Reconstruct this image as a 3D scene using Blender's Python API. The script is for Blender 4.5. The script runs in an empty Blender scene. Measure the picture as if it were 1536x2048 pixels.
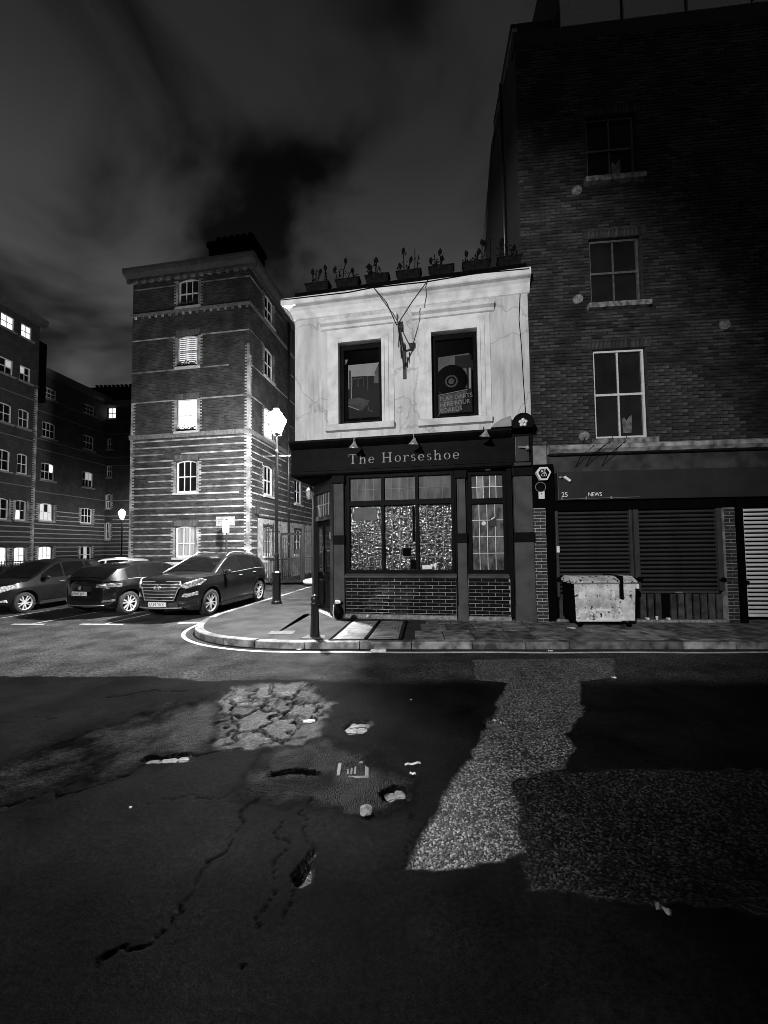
import bpy, bmesh, math, random
import numpy as np
from mathutils import Matrix, Vector, noise as mnoise
R = math.radians
rng = random.Random(7)
sc = bpy.context.scene
col = sc.collection

# ---------------------------------------------------------------- camera
cam_d = bpy.data.cameras.new('camera')
cam = bpy.data.objects.new('camera', cam_d); col.objects.link(cam); sc.camera = cam
cam_d.sensor_fit = 'VERTICAL'; cam_d.sensor_height = 34.6; cam_d.sensor_width = 25.95
cam_d.lens = 13.0; cam_d.shift_y = 0.0163; cam_d.clip_start = 0.05; cam_d.clip_end = 3000
cam.matrix_world = (Matrix.Translation((0, 0, 1.85)) @ Matrix.Rotation(R(92.57), 4, 'X') @ Matrix.Rotation(R(-0.65), 4, 'Z'))

# ---------------------------------------------------------------- night sky: grey city cloud
sc.view_settings.view_transform = 'Standard'; sc.view_settings.look = 'None'
sc.view_settings.exposure = 0.0; sc.view_settings.gamma = 1.0; sc.view_settings.use_curve_mapping = False
sc.cycles.filter_width = .85
w = bpy.data.worlds.new('World'); sc.world = w; w.use_nodes = True
nt = w.node_tree; nt.nodes.clear()
def N(nt, t, **k):
    n = nt.nodes.new(t)
    for a, b in k.items(): setattr(n, a, b)
    return n
out = N(nt, 'ShaderNodeOutputWorld'); bg = N(nt, 'ShaderNodeBackground')
geo = N(nt, 'ShaderNodeTexCoord'); sep = N(nt, 'ShaderNodeSeparateXYZ')
nt.links.new(geo.outputs['Generated'], sep.inputs[0])
mp = N(nt, 'ShaderNodeMapping'); mp.inputs['Scale'].default_value = (1, 1, 1.25); mp.inputs['Location'].default_value = (3.1, 0.4, 0.2)
mp.inputs['Rotation'].default_value = (0, R(28), 0)
nt.links.new(geo.outputs['Generated'], mp.inputs[0])
n1 = N(nt, 'ShaderNodeTexNoise'); n1.inputs['Scale'].default_value = 2.9; n1.inputs['Detail'].default_value = 4.5; n1.inputs['Roughness'].default_value = .5; n1.inputs['Distortion'].default_value = .5
nt.links.new(mp.outputs[0], n1.inputs['Vector'])
cr = N(nt, 'ShaderNodeMapRange'); cr.interpolation_type = 'SMOOTHSTEP'
cr.inputs[1].default_value = .39; cr.inputs[2].default_value = .63; cr.inputs[3].default_value = .10; cr.inputs[4].default_value = 1.2
nt.links.new(n1.outputs['Fac'], cr.inputs[0])
gr = N(nt, 'ShaderNodeValToRGB'); e = gr.color_ramp.elements
e[0].position = 0.0; e[0].color = (.22,) * 3 + (1,)
e[1].position = 1.0; e[1].color = (.009,) * 3 + (1,)
for p_, v_ in ((.12, .16), (.30, .12), (.48, .062), (.72, .021)):
    q = e.new(p_); q.color = (v_, v_, v_, 1)
nt.links.new(sep.outputs['Z'], gr.inputs[0])
mul = N(nt, 'ShaderNodeMath', operation='MULTIPLY')
nt.links.new(gr.outputs['Color'], mul.inputs[0]); nt.links.new(cr.outputs[0], mul.inputs[1])
nt.links.new(mul.outputs[0], bg.inputs['Color']); bg.inputs['Strength'].default_value = 1.0
nt.links.new(bg.outputs[0], out.inputs[0])

# assumed unseen spot behind the camera, its cone shaped to light the pub front
sd = bpy.data.lights.new('assumed_pub_spot', 'SPOT'); so = bpy.data.objects.new('assumed_pub_spot', sd); col.objects.link(so)
sd.energy = 12500; sd.spot_size = R(52); sd.spot_blend = .45; sd.shadow_soft_size = .12; sd.color = (1, 1, 1)
so.location = (-7.0, -9.4, 7.6)
_t = Vector((-1.13, 8.67, 3.9)) - Vector(so.location)
so.rotation_euler = _t.to_track_quat('-Z', 'Y').to_euler()
# second unseen spot beside it, added to brighten the parked cars
sd2 = bpy.data.lights.new('added_car_spot', 'SPOT'); so2 = bpy.data.objects.new('added_car_spot', sd2); col.objects.link(so2)
sd2.energy = 4200; sd2.spot_size = R(34); sd2.spot_blend = .8; sd2.shadow_soft_size = .12; so2.location = (-6.6, -9.4, 7.4)
so2.rotation_euler = (Vector((-7.5, 11.5, .8)) - Vector(so2.location)).to_track_quat('-Z', 'Y').to_euler()
LAMP_STRENGTH = 3300.0

# ---------------------------------------------------------------- materials
MATS = {}
def mat(name, c=.2, c2=None, scale=8, detail=4, rough=.6, spec=.5, bump=0, bscale=None, bdist=.01, metal=0, emit=0, objrand=0, stretch=(1, 1, 1), coat=0, lo=.35, hi=.65):
    if name in MATS: return MATS[name]
    m = bpy.data.materials.new(name); m.use_nodes = True; t = m.node_tree
    b = t.nodes['Principled BSDF']
    b.inputs['Base Color'].default_value = (c, c, c, 1); b.inputs['Roughness'].default_value = rough
    b.inputs['Specular IOR Level'].default_value = spec; b.inputs['Metallic'].default_value = metal
    b.inputs['Coat Weight'].default_value = coat; b.inputs['Coat Roughness'].default_value = .05
    if emit:
        b.inputs['Emission Color'].default_value = (1, 1, 1, 1); b.inputs['Emission Strength'].default_value = emit
    tc = N(t, 'ShaderNodeTexCoord'); mpn = N(t, 'ShaderNodeMapping'); mpn.inputs['Scale'].default_value = stretch
    t.links.new(tc.outputs['Object'], mpn.inputs[0])
    if c2 is not None:
        n = N(t, 'ShaderNodeTexNoise'); n.inputs['Scale'].default_value = scale; n.inputs['Detail'].default_value = detail
        t.links.new(mpn.outputs[0], n.inputs['Vector'])
        r = N(t, 'ShaderNodeMapRange'); r.inputs[1].default_value = lo; r.inputs[2].default_value = hi
        r.inputs[3].default_value = c; r.inputs[4].default_value = c2
        t.links.new(n.outputs['Fac'], r.inputs[0]); last = r.outputs[0]
        if objrand:
            oi = N(t, 'ShaderNodeObjectInfo'); r2 = N(t, 'ShaderNodeMapRange'); r2.inputs[3].default_value = 1 - objrand; r2.inputs[4].default_value = 1 + objrand
            t.links.new(oi.outputs['Random'], r2.inputs[0])
            mm = N(t, 'ShaderNodeMath', operation='MULTIPLY'); t.links.new(last, mm.inputs[0]); t.links.new(r2.outputs[0], mm.inputs[1]); last = mm.outputs[0]
        t.links.new(last, b.inputs['Base Color'])
    if bump:
        n = N(t, 'ShaderNodeTexNoise'); n.inputs['Scale'].default_value = bscale or scale * 4; n.inputs['Detail'].default_value = 5
        t.links.new(mpn.outputs[0], n.inputs['Vector'])
        bp = N(t, 'ShaderNodeBump'); bp.inputs['Strength'].default_value = bump; bp.inputs['Distance'].default_value = bdist
        t.links.new(n.outputs['Fac'], bp.inputs['Height']); t.links.new(bp.outputs[0], b.inputs['Normal'])
    MATS[name] = m; return m

def brick_mat(name, axis, c1, c2, mortar, scale=1.0, bump=.6, dirt=.5):
    m = bpy.data.materials.new(name); m.use_nodes = True; t = m.node_tree; b = t.nodes['Principled BSDF']
    b.inputs['Roughness'].default_value = .85
    tc = N(t, 'ShaderNodeTexCoord'); s = N(t, 'ShaderNodeSeparateXYZ'); cb = N(t, 'ShaderNodeCombineXYZ')
    t.links.new(tc.outputs['Object'], s.inputs[0]); t.links.new(s.outputs[axis], cb.inputs['X']); t.links.new(s.outputs['Z'], cb.inputs['Y'])
    br = N(t, 'ShaderNodeTexBrick'); br.inputs['Scale'].default_value = 1; br.inputs['Brick Width'].default_value = .225; br.inputs['Row Height'].default_value = .075
    br.inputs['Mortar Size'].default_value = .006; br.inputs['Mortar Smooth'].default_value = .2; br.inputs['Bias'].default_value = 0
    br.inputs['Color1'].default_value = (c1,) * 3 + (1,); br.inputs['Color2'].default_value = (c2,) * 3 + (1,); br.inputs['Mortar'].default_value = (mortar,) * 3 + (1,)
    t.links.new(cb.outputs[0], br.inputs['Vector'])
    n = N(t, 'ShaderNodeTexNoise'); n.inputs['Scale'].default_value = 1.3; n.inputs['Detail'].default_value = 6
    t.links.new(tc.outputs['Object'], n.inputs['Vector'])
    r = N(t, 'ShaderNodeMapRange'); r.inputs[1].default_value = .3; r.inputs[2].default_value = .7; r.inputs[3].default_value = 1 - dirt; r.inputs[4].default_value = 1 + dirt * .6
    t.links.new(n.outputs['Fac'], r.inputs[0])
    mx = N(t, 'ShaderNodeMix', data_type='RGBA', blend_type='MULTIPLY'); mx.inputs['Factor'].default_value = 1
    t.links.new(br.outputs['Color'], mx.inputs['A']); t.links.new(r.outputs[0], mx.inputs['B'])
    t.links.new(mx.outputs['Result'], b.inputs['Base Color'])
    n2 = N(t, 'ShaderNodeTexNoise'); n2.inputs['Scale'].default_value = 30; n2.inputs['Detail'].default_value = 3
    t.links.new(tc.outputs['Object'], n2.inputs['Vector'])
    sm = N(t, 'ShaderNodeMath', operation='SUBTRACT'); t.links.new(n2.outputs['Fac'], sm.inputs[0]); t.links.new(br.outputs['Fac'], sm.inputs[1])
    bp = N(t, 'ShaderNodeBump'); bp.inputs['Strength'].default_value = bump; bp.inputs['Distance'].default_value = .012
    t.links.new(sm.outputs[0], bp.inputs['Height']); t.links.new(bp.outputs[0], b.inputs['Normal'])
    return m

BLACK = mat('black_gloss_paint', .0025, .005, 5, rough=.55, spec=.06, bump=.12, bscale=9, bdist=.004)
BLACKM = mat('black_matt_paint', .001, .0018, 6, rough=.8, spec=.05)
GREYP = mat('grey_pilaster_paint', .05, .08, 3, rough=.55, spec=.12, bump=.15, bscale=40, bdist=.003)
GREYD = mat('dark_grey_paint', .012, .02, 4, rough=.45, spec=.4)
TILE = mat('black_glazed_tile', .003, .006, 20, rough=.1, spec=.4, bump=.08, bscale=12, bdist=.003, objrand=.3)
GROUT = mat('pale_grout', .18, .36, 12, rough=.7)
STONE = mat('plinth_stone', .12, .32, 14, rough=.8, bump=.7, bscale=30, bdist=.015)
GLASSD = mat('dark_window_glass', .006, .012, 2, rough=.06, spec=.6)
CHROME = mat('chrome', .75, .85, 9, rough=.28, metal=.75)
STEEL = mat('dull_steel', .3, .4, 9, rough=.4, metal=.6)
LEAD = mat('lead_came', .5, .7, 30, rough=.4, metal=.4)
WHITE = mat('white_paint', .62, .75, 12, rough=.5)
WHITEF = mat('white_sash_paint', .55, .7, 12, rough=.5)
PLASTIC = mat('white_plastic', .78, .8, 20, rough=.4)
TERRA = mat('dark_terracotta', .004, .01, 9, rough=.9, spec=.05)
TWIG = mat('dark_twig', .003, .006, 30, rough=.9, spec=.05)
LEAF = mat('dark_leaf', .02, .04, 30, rough=.6)
IRON = mat('black_ironwork', .012, .018, 30, rough=.35, spec=.5)
ROOFM = mat('dark_roof_lead', .004, .008, 5, rough=.8)
LBRICK = mat('pale_brick', .10, .42, 2.2, detail=7, rough=.85, bump=.5, bscale=60, bdist=.008, objrand=.35)
LITW = mat('lit_window', .8, rough=.5, emit=2.6)
LITD = mat('dim_lit_window', .5, rough=.5, emit=.35)
LITB = mat('lit_blind', .8, rough=.5, emit=.62)
CURTAIN = mat('grey_curtain', .12, .4, 40, rough=.8, stretch=(1, 1, .02))
TARMACP = mat('footway_tarmac', .014, .045, 2, detail=8, rough=.75, spec=.2, bump=.5, bscale=120, bdist=.006)
SLABM = mat('paving_flag', .04, .24, 5, rough=.62, spec=.45, bump=.45, bscale=35, bdist=.008, objrand=.4)
KERBM = mat('kerb_granite', .04, .27, 5, rough=.6, bump=.5, bscale=60, bdist=.01, objrand=.5)
PAINTL = mat('worn_road_paint', .5, .8, 7, rough=.55, bump=.4, bscale=90, bdist=.004)
PAINTF = mat('faded_road_paint', .18, .42, 9, rough=.7)

# white render of the pub: stains, hairline cracks
def render_mat():
    m = bpy.data.materials.new('white_render'); m.use_nodes = True; t = m.node_tree; b = t.nodes['Principled BSDF']
    b.inputs['Roughness'].default_value = .8
    tc = N(t, 'ShaderNodeTexCoord')
    n = N(t, 'ShaderNodeTexNoise'); n.inputs['Scale'].default_value = 1.1; n.inputs['Detail'].default_value = 8; n.inputs['Roughness'].default_value = .6
    mp1 = N(t, 'ShaderNodeMapping'); mp1.inputs['Scale'].default_value = (1.6, 1.6, .55)
    t.links.new(tc.outputs['Object'], mp1.inputs[0]); t.links.new(mp1.outputs[0], n.inputs['Vector'])
    r = N(t, 'ShaderNodeMapRange'); r.inputs[1].default_value = .28; r.inputs[2].default_value = .62; r.inputs[3].default_value = .36; r.inputs[4].default_value = .68
    t.links.new(n.outputs['Fac'], r.inputs[0])
    v = N(t, 'ShaderNodeTexVoronoi', feature='DISTANCE_TO_EDGE'); v.inputs['Scale'].default_value = .75
    nn = N(t, 'ShaderNodeTexNoise'); nn.inputs['Scale'].default_value = 3; nn.inputs['Detail'].default_value = 5
    mx = N(t, 'ShaderNodeMix', data_type='VECTOR'); mx.inputs['Factor'].default_value = .33
    t.links.new(tc.outputs['Object'], nn.inputs['Vector']); t.links.new(tc.outputs['Object'], mx.inputs['A']); t.links.new(nn.outputs['Color'], mx.inputs['B'])
    t.links.new(mx.outputs['Result'], v.inputs['Vector'])
    r2 = N(t, 'ShaderNodeMapRange'); r2.inputs[1].default_value = .0; r2.inputs[2].default_value = .012; r2.inputs[3].default_value = .68; r2.inputs[4].default_value = 1
    t.links.new(v.outputs['Distance'], r2.inputs[0])
    # dark spots and vertical rain streaks under the mouldings
    n3 = N(t, 'ShaderNodeTexNoise'); n3.inputs['Scale'].default_value = 9; n3.inputs['Detail'].default_value = 6
    mp3 = N(t, 'ShaderNodeMapping'); mp3.inputs['Scale'].default_value = (1, 1, .07)
    t.links.new(tc.outputs['Object'], mp3.inputs[0]); t.links.new(mp3.outputs[0], n3.inputs['Vector'])
    r3 = N(t, 'ShaderNodeMapRange'); r3.inputs[1].default_value = .52; r3.inputs[2].default_value = .75; r3.inputs[3].default_value = 1; r3.inputs[4].default_value = .62
    t.links.new(n3.outputs['Fac'], r3.inputs[0])
    a = N(t, 'ShaderNodeMath', operation='MULTIPLY'); c = N(t, 'ShaderNodeMath', operation='MULTIPLY')
    t.links.new(r.outputs[0], a.inputs[0]); t.links.new(r2.outputs[0], a.inputs[1]); t.links.new(a.outputs[0], c.inputs[0]); t.links.new(r3.outputs[0], c.inputs[1])
    t.links.new(c.outputs[0], b.inputs['Base Color'])
    n4 = N(t, 'ShaderNodeTexNoise'); n4.inputs['Scale'].default_value = 14; n4.inputs['Detail'].default_value = 6
    t.links.new(tc.outputs['Object'], n4.inputs['Vector'])
    sb = N(t, 'ShaderNodeMath', operation='ADD'); t.links.new(n4.outputs['Fac'], sb.inputs[0]); t.links.new(r2.outputs[0], sb.inputs[1])
    bp = N(t, 'ShaderNodeBump'); bp.inputs['Strength'].default_value = .55; bp.inputs['Distance'].default_value = .02
    t.links.new(sb.outputs[0], bp.inputs['Height']); t.links.new(bp.outputs[0], b.inputs['Normal'])
    return m
RENDER = render_mat()
TRIM = mat('white_moulding', .5, .74, 3, rough=.7, bump=.35, bscale=22, bdist=.01, lo=.3, hi=.6)

def hammered():
    m = bpy.data.materials.new('hammered_glass'); m.use_nodes = True; t = m.node_tree; b = t.nodes['Principled BSDF']
    b.inputs['Base Color'].default_value = (.012, .012, .012, 1); b.inputs['Roughness'].default_value = .14; b.inputs['Specular IOR Level'].default_value = 1.0
    tc = N(t, 'ShaderNodeTexCoord'); n = N(t, 'ShaderNodeTexNoise'); n.inputs['Scale'].default_value = 19; n.inputs['Detail'].default_value = .6; n.inputs['Distortion'].default_value = .8
    oi = N(t, 'ShaderNodeObjectInfo'); ad = N(t, 'ShaderNodeVectorMath', operation='ADD')
    t.links.new(tc.outputs['Object'], ad.inputs[0]); t.links.new(oi.outputs['Random'], ad.inputs[1])
    t.links.new(ad.outputs[0], n.inputs['Vector'])
    bp = N(t, 'ShaderNodeBump'); bp.inputs['Strength'].default_value = 1; bp.inputs['Distance'].default_value = .027
    t.links.new(n.outputs['Fac'], bp.inputs['Height']); t.links.new(bp.outputs[0], b.inputs['Normal'])
    return m
HAMMER = hammered()
def rolled():
    m = bpy.data.materials.new('reeded_glass'); m.use_nodes = True; t = m.node_tree; b = t.nodes['Principled BSDF']
    b.inputs['Base Color'].default_value = (.05, .05, .05, 1); b.inputs['Roughness'].default_value = .25
    tc = N(t, 'ShaderNodeTexCoord'); n = N(t, 'ShaderNodeTexNoise'); n.inputs['Scale'].default_value = 9; n.inputs['Detail'].default_value = 3
    mp1 = N(t, 'ShaderNodeMapping'); mp1.inputs['Scale'].default_value = (1, 1, .5); mp1.inputs['Rotation'].default_value = (0, .5, 0)
    t.links.new(tc.outputs['Object'], mp1.inputs[0]); t.links.new(mp1.outputs[0], n.inputs['Vector'])
    r = N(t, 'ShaderNodeMapRange'); r.inputs[1].default_value = .35; r.inputs[2].default_value = .7; r.inputs[3].default_value = .03; r.inputs[4].default_value = .15
    t.links.new(n.outputs['Fac'], r.inputs[0]); t.links.new(r.outputs[0], b.inputs['Base Color'])
    bp = N(t, 'ShaderNodeBump'); bp.inputs['Strength'].default_value = .7; bp.inputs['Distance'].default_value = .01
    t.links.new(n.outputs['Fac'], bp.inputs['Height']); t.links.new(bp.outputs[0], b.inputs['Normal'])
    return m
REED = rolled()
def clear_glass():
    m = bpy.data.materials.new('clear_glass'); m.use_nodes = True; t = m.node_tree; t.nodes.clear()
    o = N(t, 'ShaderNodeOutputMaterial'); tr = N(t, 'ShaderNodeBsdfTransparent'); gl = N(t, 'ShaderNodeBsdfGlossy'); mx = N(t, 'ShaderNodeMixShader'); fr = N(t, 'ShaderNodeFresnel')
    fr.inputs['IOR'].default_value = 1.5; gl.inputs['Roughness'].default_value = .03; tr.inputs['Color'].default_value = (.8, .8, .8, 1)
    t.links.new(fr.outputs[0], mx.inputs[0]); t.links.new(tr.outputs[0], mx.inputs[1]); t.links.new(gl.outputs[0], mx.inputs[2]); t.links.new(mx.outputs[0], o.inputs[0])
    return m
CLEAR = clear_glass()
PAINTW = mat('painted_lower_brick', .22, .5, 5, detail=8, rough=.7, bump=.6, bscale=18, bdist=.012)
BRF = brick_mat('stock_brick', 'X', .012, .055, .07, dirt=.75)
BRS = brick_mat('stock_brick_return', 'Y', .012, .055, .07, dirt=.75)
BRD = brick_mat('sooty_brick', 'X', .02, .04, .04)
BRDS = brick_mat('sooty_brick_return', 'Y', .02, .04, .04)
MORTAR = mat('old_mortar', .012, .03, 10, rough=.95, bump=.5, bscale=50, bdist=.01)
SOOT = mat('loose_brick', .003, .055, 9, rough=.95, bump=1, bscale=38, bdist=.03, objrand=.6)

# ---------------------------------------------------------------- geometry helpers
class MB:
    def __init__(s, T=None): s.v = []; s.f = []; s.T = T
    def add(s, vs, fs):
        o = len(s.v)
        for p in vs:
            s.v.append(tuple(s.T @ Vector(p)) if s.T is not None else tuple(p))
        s.f += [tuple(i + o for i in f) for f in fs]; return s
    def box(s, x0, x1, y0, y1, z0, z1):
        return s.add([(x0, y0, z0), (x1, y0, z0), (x1, y1, z0), (x0, y1, z0), (x0, y0, z1), (x1, y0, z1), (x1, y1, z1), (x0, y1, z1)],
                     [(0, 3, 2, 1), (4, 5, 6, 7), (0, 1, 5, 4), (1, 2, 6, 5), (2, 3, 7, 6), (3, 0, 4, 7)])
    def obox(s, M, x0, x1, y0, y1, z0, z1):
        vs = [M @ Vector(p) for p in [(x0, y0, z0), (x1, y0, z0), (x1, y1, z0), (x0, y1, z0), (x0, y0, z1), (x1, y0, z1), (x1, y1, z1), (x0, y1, z1)]]
        return s.add(vs, [(0, 3, 2, 1), (4, 5, 6, 7), (0, 1, 5, 4), (1, 2, 6, 5), (2, 3, 7, 6), (3, 0, 4, 7)])
    def quad(s, a, b, c, d): return s.add([a, b, c, d], [(0, 1, 2, 3)])
    def prism(s, poly, axis, a, b):          # polygon in the two other axes, extruded along axis from a to b
        def P(p, q):
            return {'x': (q, p[0], p[1]), 'y': (p[0], q, p[1]), 'z': (p[0], p[1], q)}[axis]
        n = len(poly); vs = [P(p, a) for p in poly] + [P(p, b) for p in poly]
        return s.add(vs, [tuple(range(n)), tuple(range(2 * n - 1, n - 1, -1))] + [(i, i + n, (i + 1) % n + n, (i + 1) % n) for i in range(n)])
    def tube(s, pts, r, n=6, cap=True):
        pts = [Vector(p) for p in pts]; rr = r if isinstance(r, (list, tuple)) else [r] * len(pts)
        vs = []; up = Vector((0, 0, 1))
        for i, p in enumerate(pts):
            d = (pts[min(i + 1, len(pts) - 1)] - pts[max(i - 1, 0)]).normalized()
            a = d.cross(up if abs(d.z) < .95 else Vector((1, 0, 0))).normalized(); b = d.cross(a)
            for k in range(n):
                t = 2 * math.pi * k / n; vs.append(p + (a * math.cos(t) + b * math.sin(t)) * rr[i])
        fs = [(i * n + k, i * n + (k + 1) % n, (i + 1) * n + (k + 1) % n, (i + 1) * n + k) for i in range(len(pts) - 1) for k in range(n)]
        if cap: fs += [tuple(range(n - 1, -1, -1)), tuple((len(pts) - 1) * n + k for k in range(n))]
        return s.add(vs, fs)
    def lathe(s, prof, n=16, M=None, cap=True):   # prof: (r, z)
        vs = []
        for r, z in prof:
            for k in range(n):
                t = 2 * math.pi * k / n; v = Vector((r * math.cos(t), r * math.sin(t), z)); vs.append(M @ v if M is not None else v)
        fs = [(i * n + k, i * n + (k + 1) % n, (i + 1) * n + (k + 1) % n, (i + 1) * n + k) for i in range(len(prof) - 1) for k in range(n)]
        if cap: fs += [tuple(range(n - 1, -1, -1)), tuple((len(prof) - 1) * n + k for k in range(n))]
        return s.add(vs, fs)
    def build(s, name, m, parent=None, smooth=False, bevel=0, fix=True):
        me = bpy.data.meshes.new(name); me.from_pydata(s.v, [], s.f); me.materials.append(m)
        if fix or bevel:
            bm = bmesh.new(); bm.from_mesh(me)
            if bevel: bmesh.ops.bevel(bm, geom=bm.edges[:], offset=bevel, segments=2, affect='EDGES', profile=.6)
            bmesh.ops.recalc_face_normals(bm, faces=bm.faces); bm.to_mesh(me); bm.free()
        if smooth: me.polygons.foreach_set('use_smooth', [True] * len(me.polygons))
        o = bpy.data.objects.new(name, me); col.objects.link(o)
        if parent is not None: o.parent = parent
        return o
def thing(name, label, cat, loc=(0, 0, 0), rz=0, group=None):
    o = bpy.data.objects.new(name, None); col.objects.link(o); o.location = loc; o.rotation_euler = (0, 0, rz)
    o['label'] = label; o['category'] = cat
    if group: o['group'] = group
    return o
def tag(o, label, cat, group=None):
    o['label'] = label; o['category'] = cat
    if group: o['group'] = group
    return o
def struct(o): o['kind'] = 'structure'; return o
def stuff(o): o['kind'] = 'stuff'; return o
def inst(me, name, parent=None, M=None):
    o = bpy.data.objects.new(name, me); col.objects.link(o)
    if parent is not None: o.parent = parent
    if M is not None: o.matrix_basis = M
    return o
def copy_tree(o, parent=None):
    c = o.copy(); col.objects.link(c)
    if parent is not None: c.parent = parent
    for ch in list(o.children): copy_tree(ch, c)
    return c
def text(s, size, m, name, parent, M, ext=.004, sx=1.0, spacing=1.0, align='LEFT'):
    cu = bpy.data.curves.new('t', 'FONT'); cu.body = s; cu.size = size; cu.extrude = ext; cu.resolution_u = 3; cu.space_character = spacing; cu.align_x = align
    o = bpy.data.objects.new('t', cu); col.objects.link(o); dg = bpy.context.evaluated_depsgraph_get()
    me = bpy.data.meshes.new_from_object(o.evaluated_get(dg)); bpy.data.objects.remove(o)
    me.materials.clear(); me.materials.append(m); me.name = name
    return inst(me, name, parent, M @ Matrix.Diagonal((sx, 1, 1, 1)))
# text plane: text's x -> local x, text's y -> local z, facing -y
FACE = Matrix(((1, 0, 0, 0), (0, 0, -1, 0), (0, 1, 0, 0), (0, 0, 0, 1)))
def Tr(x, y, z): return Matrix.Translation((x, y, z))
I4 = Matrix.Identity(4)
def wall_cells(mb, x0, x1, z0, z1, holes, y=0.0, depth=.15):
    xs = sorted({x0, x1} | {v for h in holes for v in (h[0], h[1]) if x0 < v < x1}); zs = sorted({z0, z1} | {v for h in holes for v in (h[2], h[3]) if z0 < v < z1})
    for i in range(len(xs) - 1):
        for j in range(len(zs) - 1):
            cx = (xs[i] + xs[i + 1]) / 2; cz = (zs[j] + zs[j + 1]) / 2
            if any(h[0] < cx < h[1] and h[2] < cz < h[3] for h in holes): continue
            mb.quad((xs[i], y, zs[j]), (xs[i + 1], y, zs[j]), (xs[i + 1], y, zs[j + 1]), (xs[i], y, zs[j + 1]))
    for (a, b, c, d) in [h[:4] for h in holes]:
        mb.quad((a, y, c), (a, y + depth, c), (a, y + depth, d), (a, y, d)); mb.quad((b, y, c), (b, y, d), (b, y + depth, d), (b, y + depth, c))
        mb.quad((a, y, d), (a, y + depth, d), (b, y + depth, d), (b, y, d)); mb.quad((a, y, c), (b, y, c), (b, y + depth, c), (a, y + depth, c))

def sash(root, T, x0, x1, z0, z1, y=.12, cols=3, rows=2, frame=WHITEF, glass=GLASSD, fw=.055, bw=.022, arch=0, archmat=None, sill=None, upper=None, split=.5, slats=0):
    """a sash window: frame with bars > panes ; sill"""
    mb = MB(T); ft = .06
    mb.box(x0, x0 + fw, y - ft, y + .02, z0, z1); mb.box(x1 - fw, x1, y - ft, y + .02, z0, z1)
    mb.box(x0 + fw, x1 - fw, y - ft, y + .02, z0, z0 + fw * 1.4); mb.box(x0 + fw, x1 - fw, y - ft, y + .02, z1 - fw, z1)
    zm = z0 + (z1 - z0) * split
    mb.box(x0 + fw, x1 - fw, y - ft * .9, y + .018, zm - .025, zm + .025)
    ix0, ix1, iz0, iz1 = x0 + fw, x1 - fw, z0 + fw * 1.4, z1 - fw
    for c in range(1, cols):
        xx = ix0 + (ix1 - ix0) * c / cols
        mb.box(xx - bw / 2, xx + bw / 2, y - ft * .7, y + .014, iz0, zm - .025); mb.box(xx - bw / 2, xx + bw / 2, y - ft * .7, y + .014, zm + .025, iz1)
    if arch:
        n = 10; pts = [(x0, z1)] + [(x0 + (x1 - x0) * k / n, z1 - arch + arch * math.sin(math.pi * k / n)) for k in range(n + 1)] + [(x1, z1)]
        # two corner fillers of the arch head, on the brick side
        am = MB(T)
        for a, b in ((0, n // 2), (n // 2, n)):
            pl = [(x0 + (x1 - x0) * k / n, z1 - arch + arch * math.sin(math.pi * k / n)) for k in range(a, b + 1)]
            pl += [((x0 if a == 0 else x1), z1 + .002)]
            am.prism(pl, 'y', .004, y - ft - .004)
        am.build('arch_head', archmat or LBRICK, root)
        mb.prism([(x0 + (x1 - x0) * k / n, z1 - arch - .05 + arch * math.sin(math.pi * k / n)) for k in range(n + 1)] +
                 [(x0 + (x1 - x0) * k / n, z1 - arch + .0 + arch * math.sin(math.pi * k / n)) for k in range(n, -1, -1)], 'y', y - ft - .003, y - ft + .03)
    f = mb.build('window', frame, root)
    for c in range(cols):
        for r_ in range(2):
            a = ix0 + (ix1 - ix0) * c / cols; b = ix0 + (ix1 - ix0) * (c + 1) / cols
            lo, hi = (iz0, zm - .025) if r_ == 0 else (zm + .025, iz1)
            g = glass[(r_ * cols + c) % len(glass)] if isinstance(glass, list) else glass
            MB(T).box(a, b, y - .012, y - .004, lo, hi).build('pane', g, f, fix=False)
    if slats:
        for k in range(slats):
            zz = iz0 + (iz1 - iz0) * (k + .5) / slats
            MB(T).box(ix0, ix1, y - .03, y - .013, zz - .02, zz + .012).build('blind_slat', GREYP, f, fix=False)
    if sill:
        MB(T).box(x0 - .12, x1 + .12, -.1, .06, z0 - .1, z0).build('window_sill', sill, root)
    return f
# ================================================================ the pub
pub = thing('pub', 'two storey corner pub with white rendered upper floor above a black painted front', 'pub', (-2.25, 9.73, 0), R(-10))
PW = 5.75
W1 = (1.18, 2.28, 4.88, 6.96); W2 = (3.50, 4.58, 4.86, 6.98)
mb = MB(); wall_cells(mb, 0, PW, 4.5, 8.0, [W1, W2], 0, .2)
mb.quad((0, 12, 0), (PW, 12, 0), (PW, 12, 8), (0, 12, 8))
mb.quad((0, 0, 8.0), (PW, 0, 8.0), (PW, 12, 8.0), (0, 12, 8.0))
upw = mb.build('wall', RENDER, pub, fix=False)
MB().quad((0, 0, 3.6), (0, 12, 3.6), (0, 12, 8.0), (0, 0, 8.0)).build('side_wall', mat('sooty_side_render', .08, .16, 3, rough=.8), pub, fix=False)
mb = MB(); mb.quad((0, 1.3, 0), (0, 12, 0), (0, 12, 3.6), (0, 1.3, 3.6)); mb.quad((0, 0, 3.58), (PW, 0, 3.58), (PW, 3, 3.58), (0, 3, 3.58))
mb.quad((1.03, .35, 0), (PW, .35, 0), (PW, .35, 3.58), (1.03, .35, 3.58))
mb.build('ground_floor_wall', BLACKM, pub, fix=False)
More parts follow.
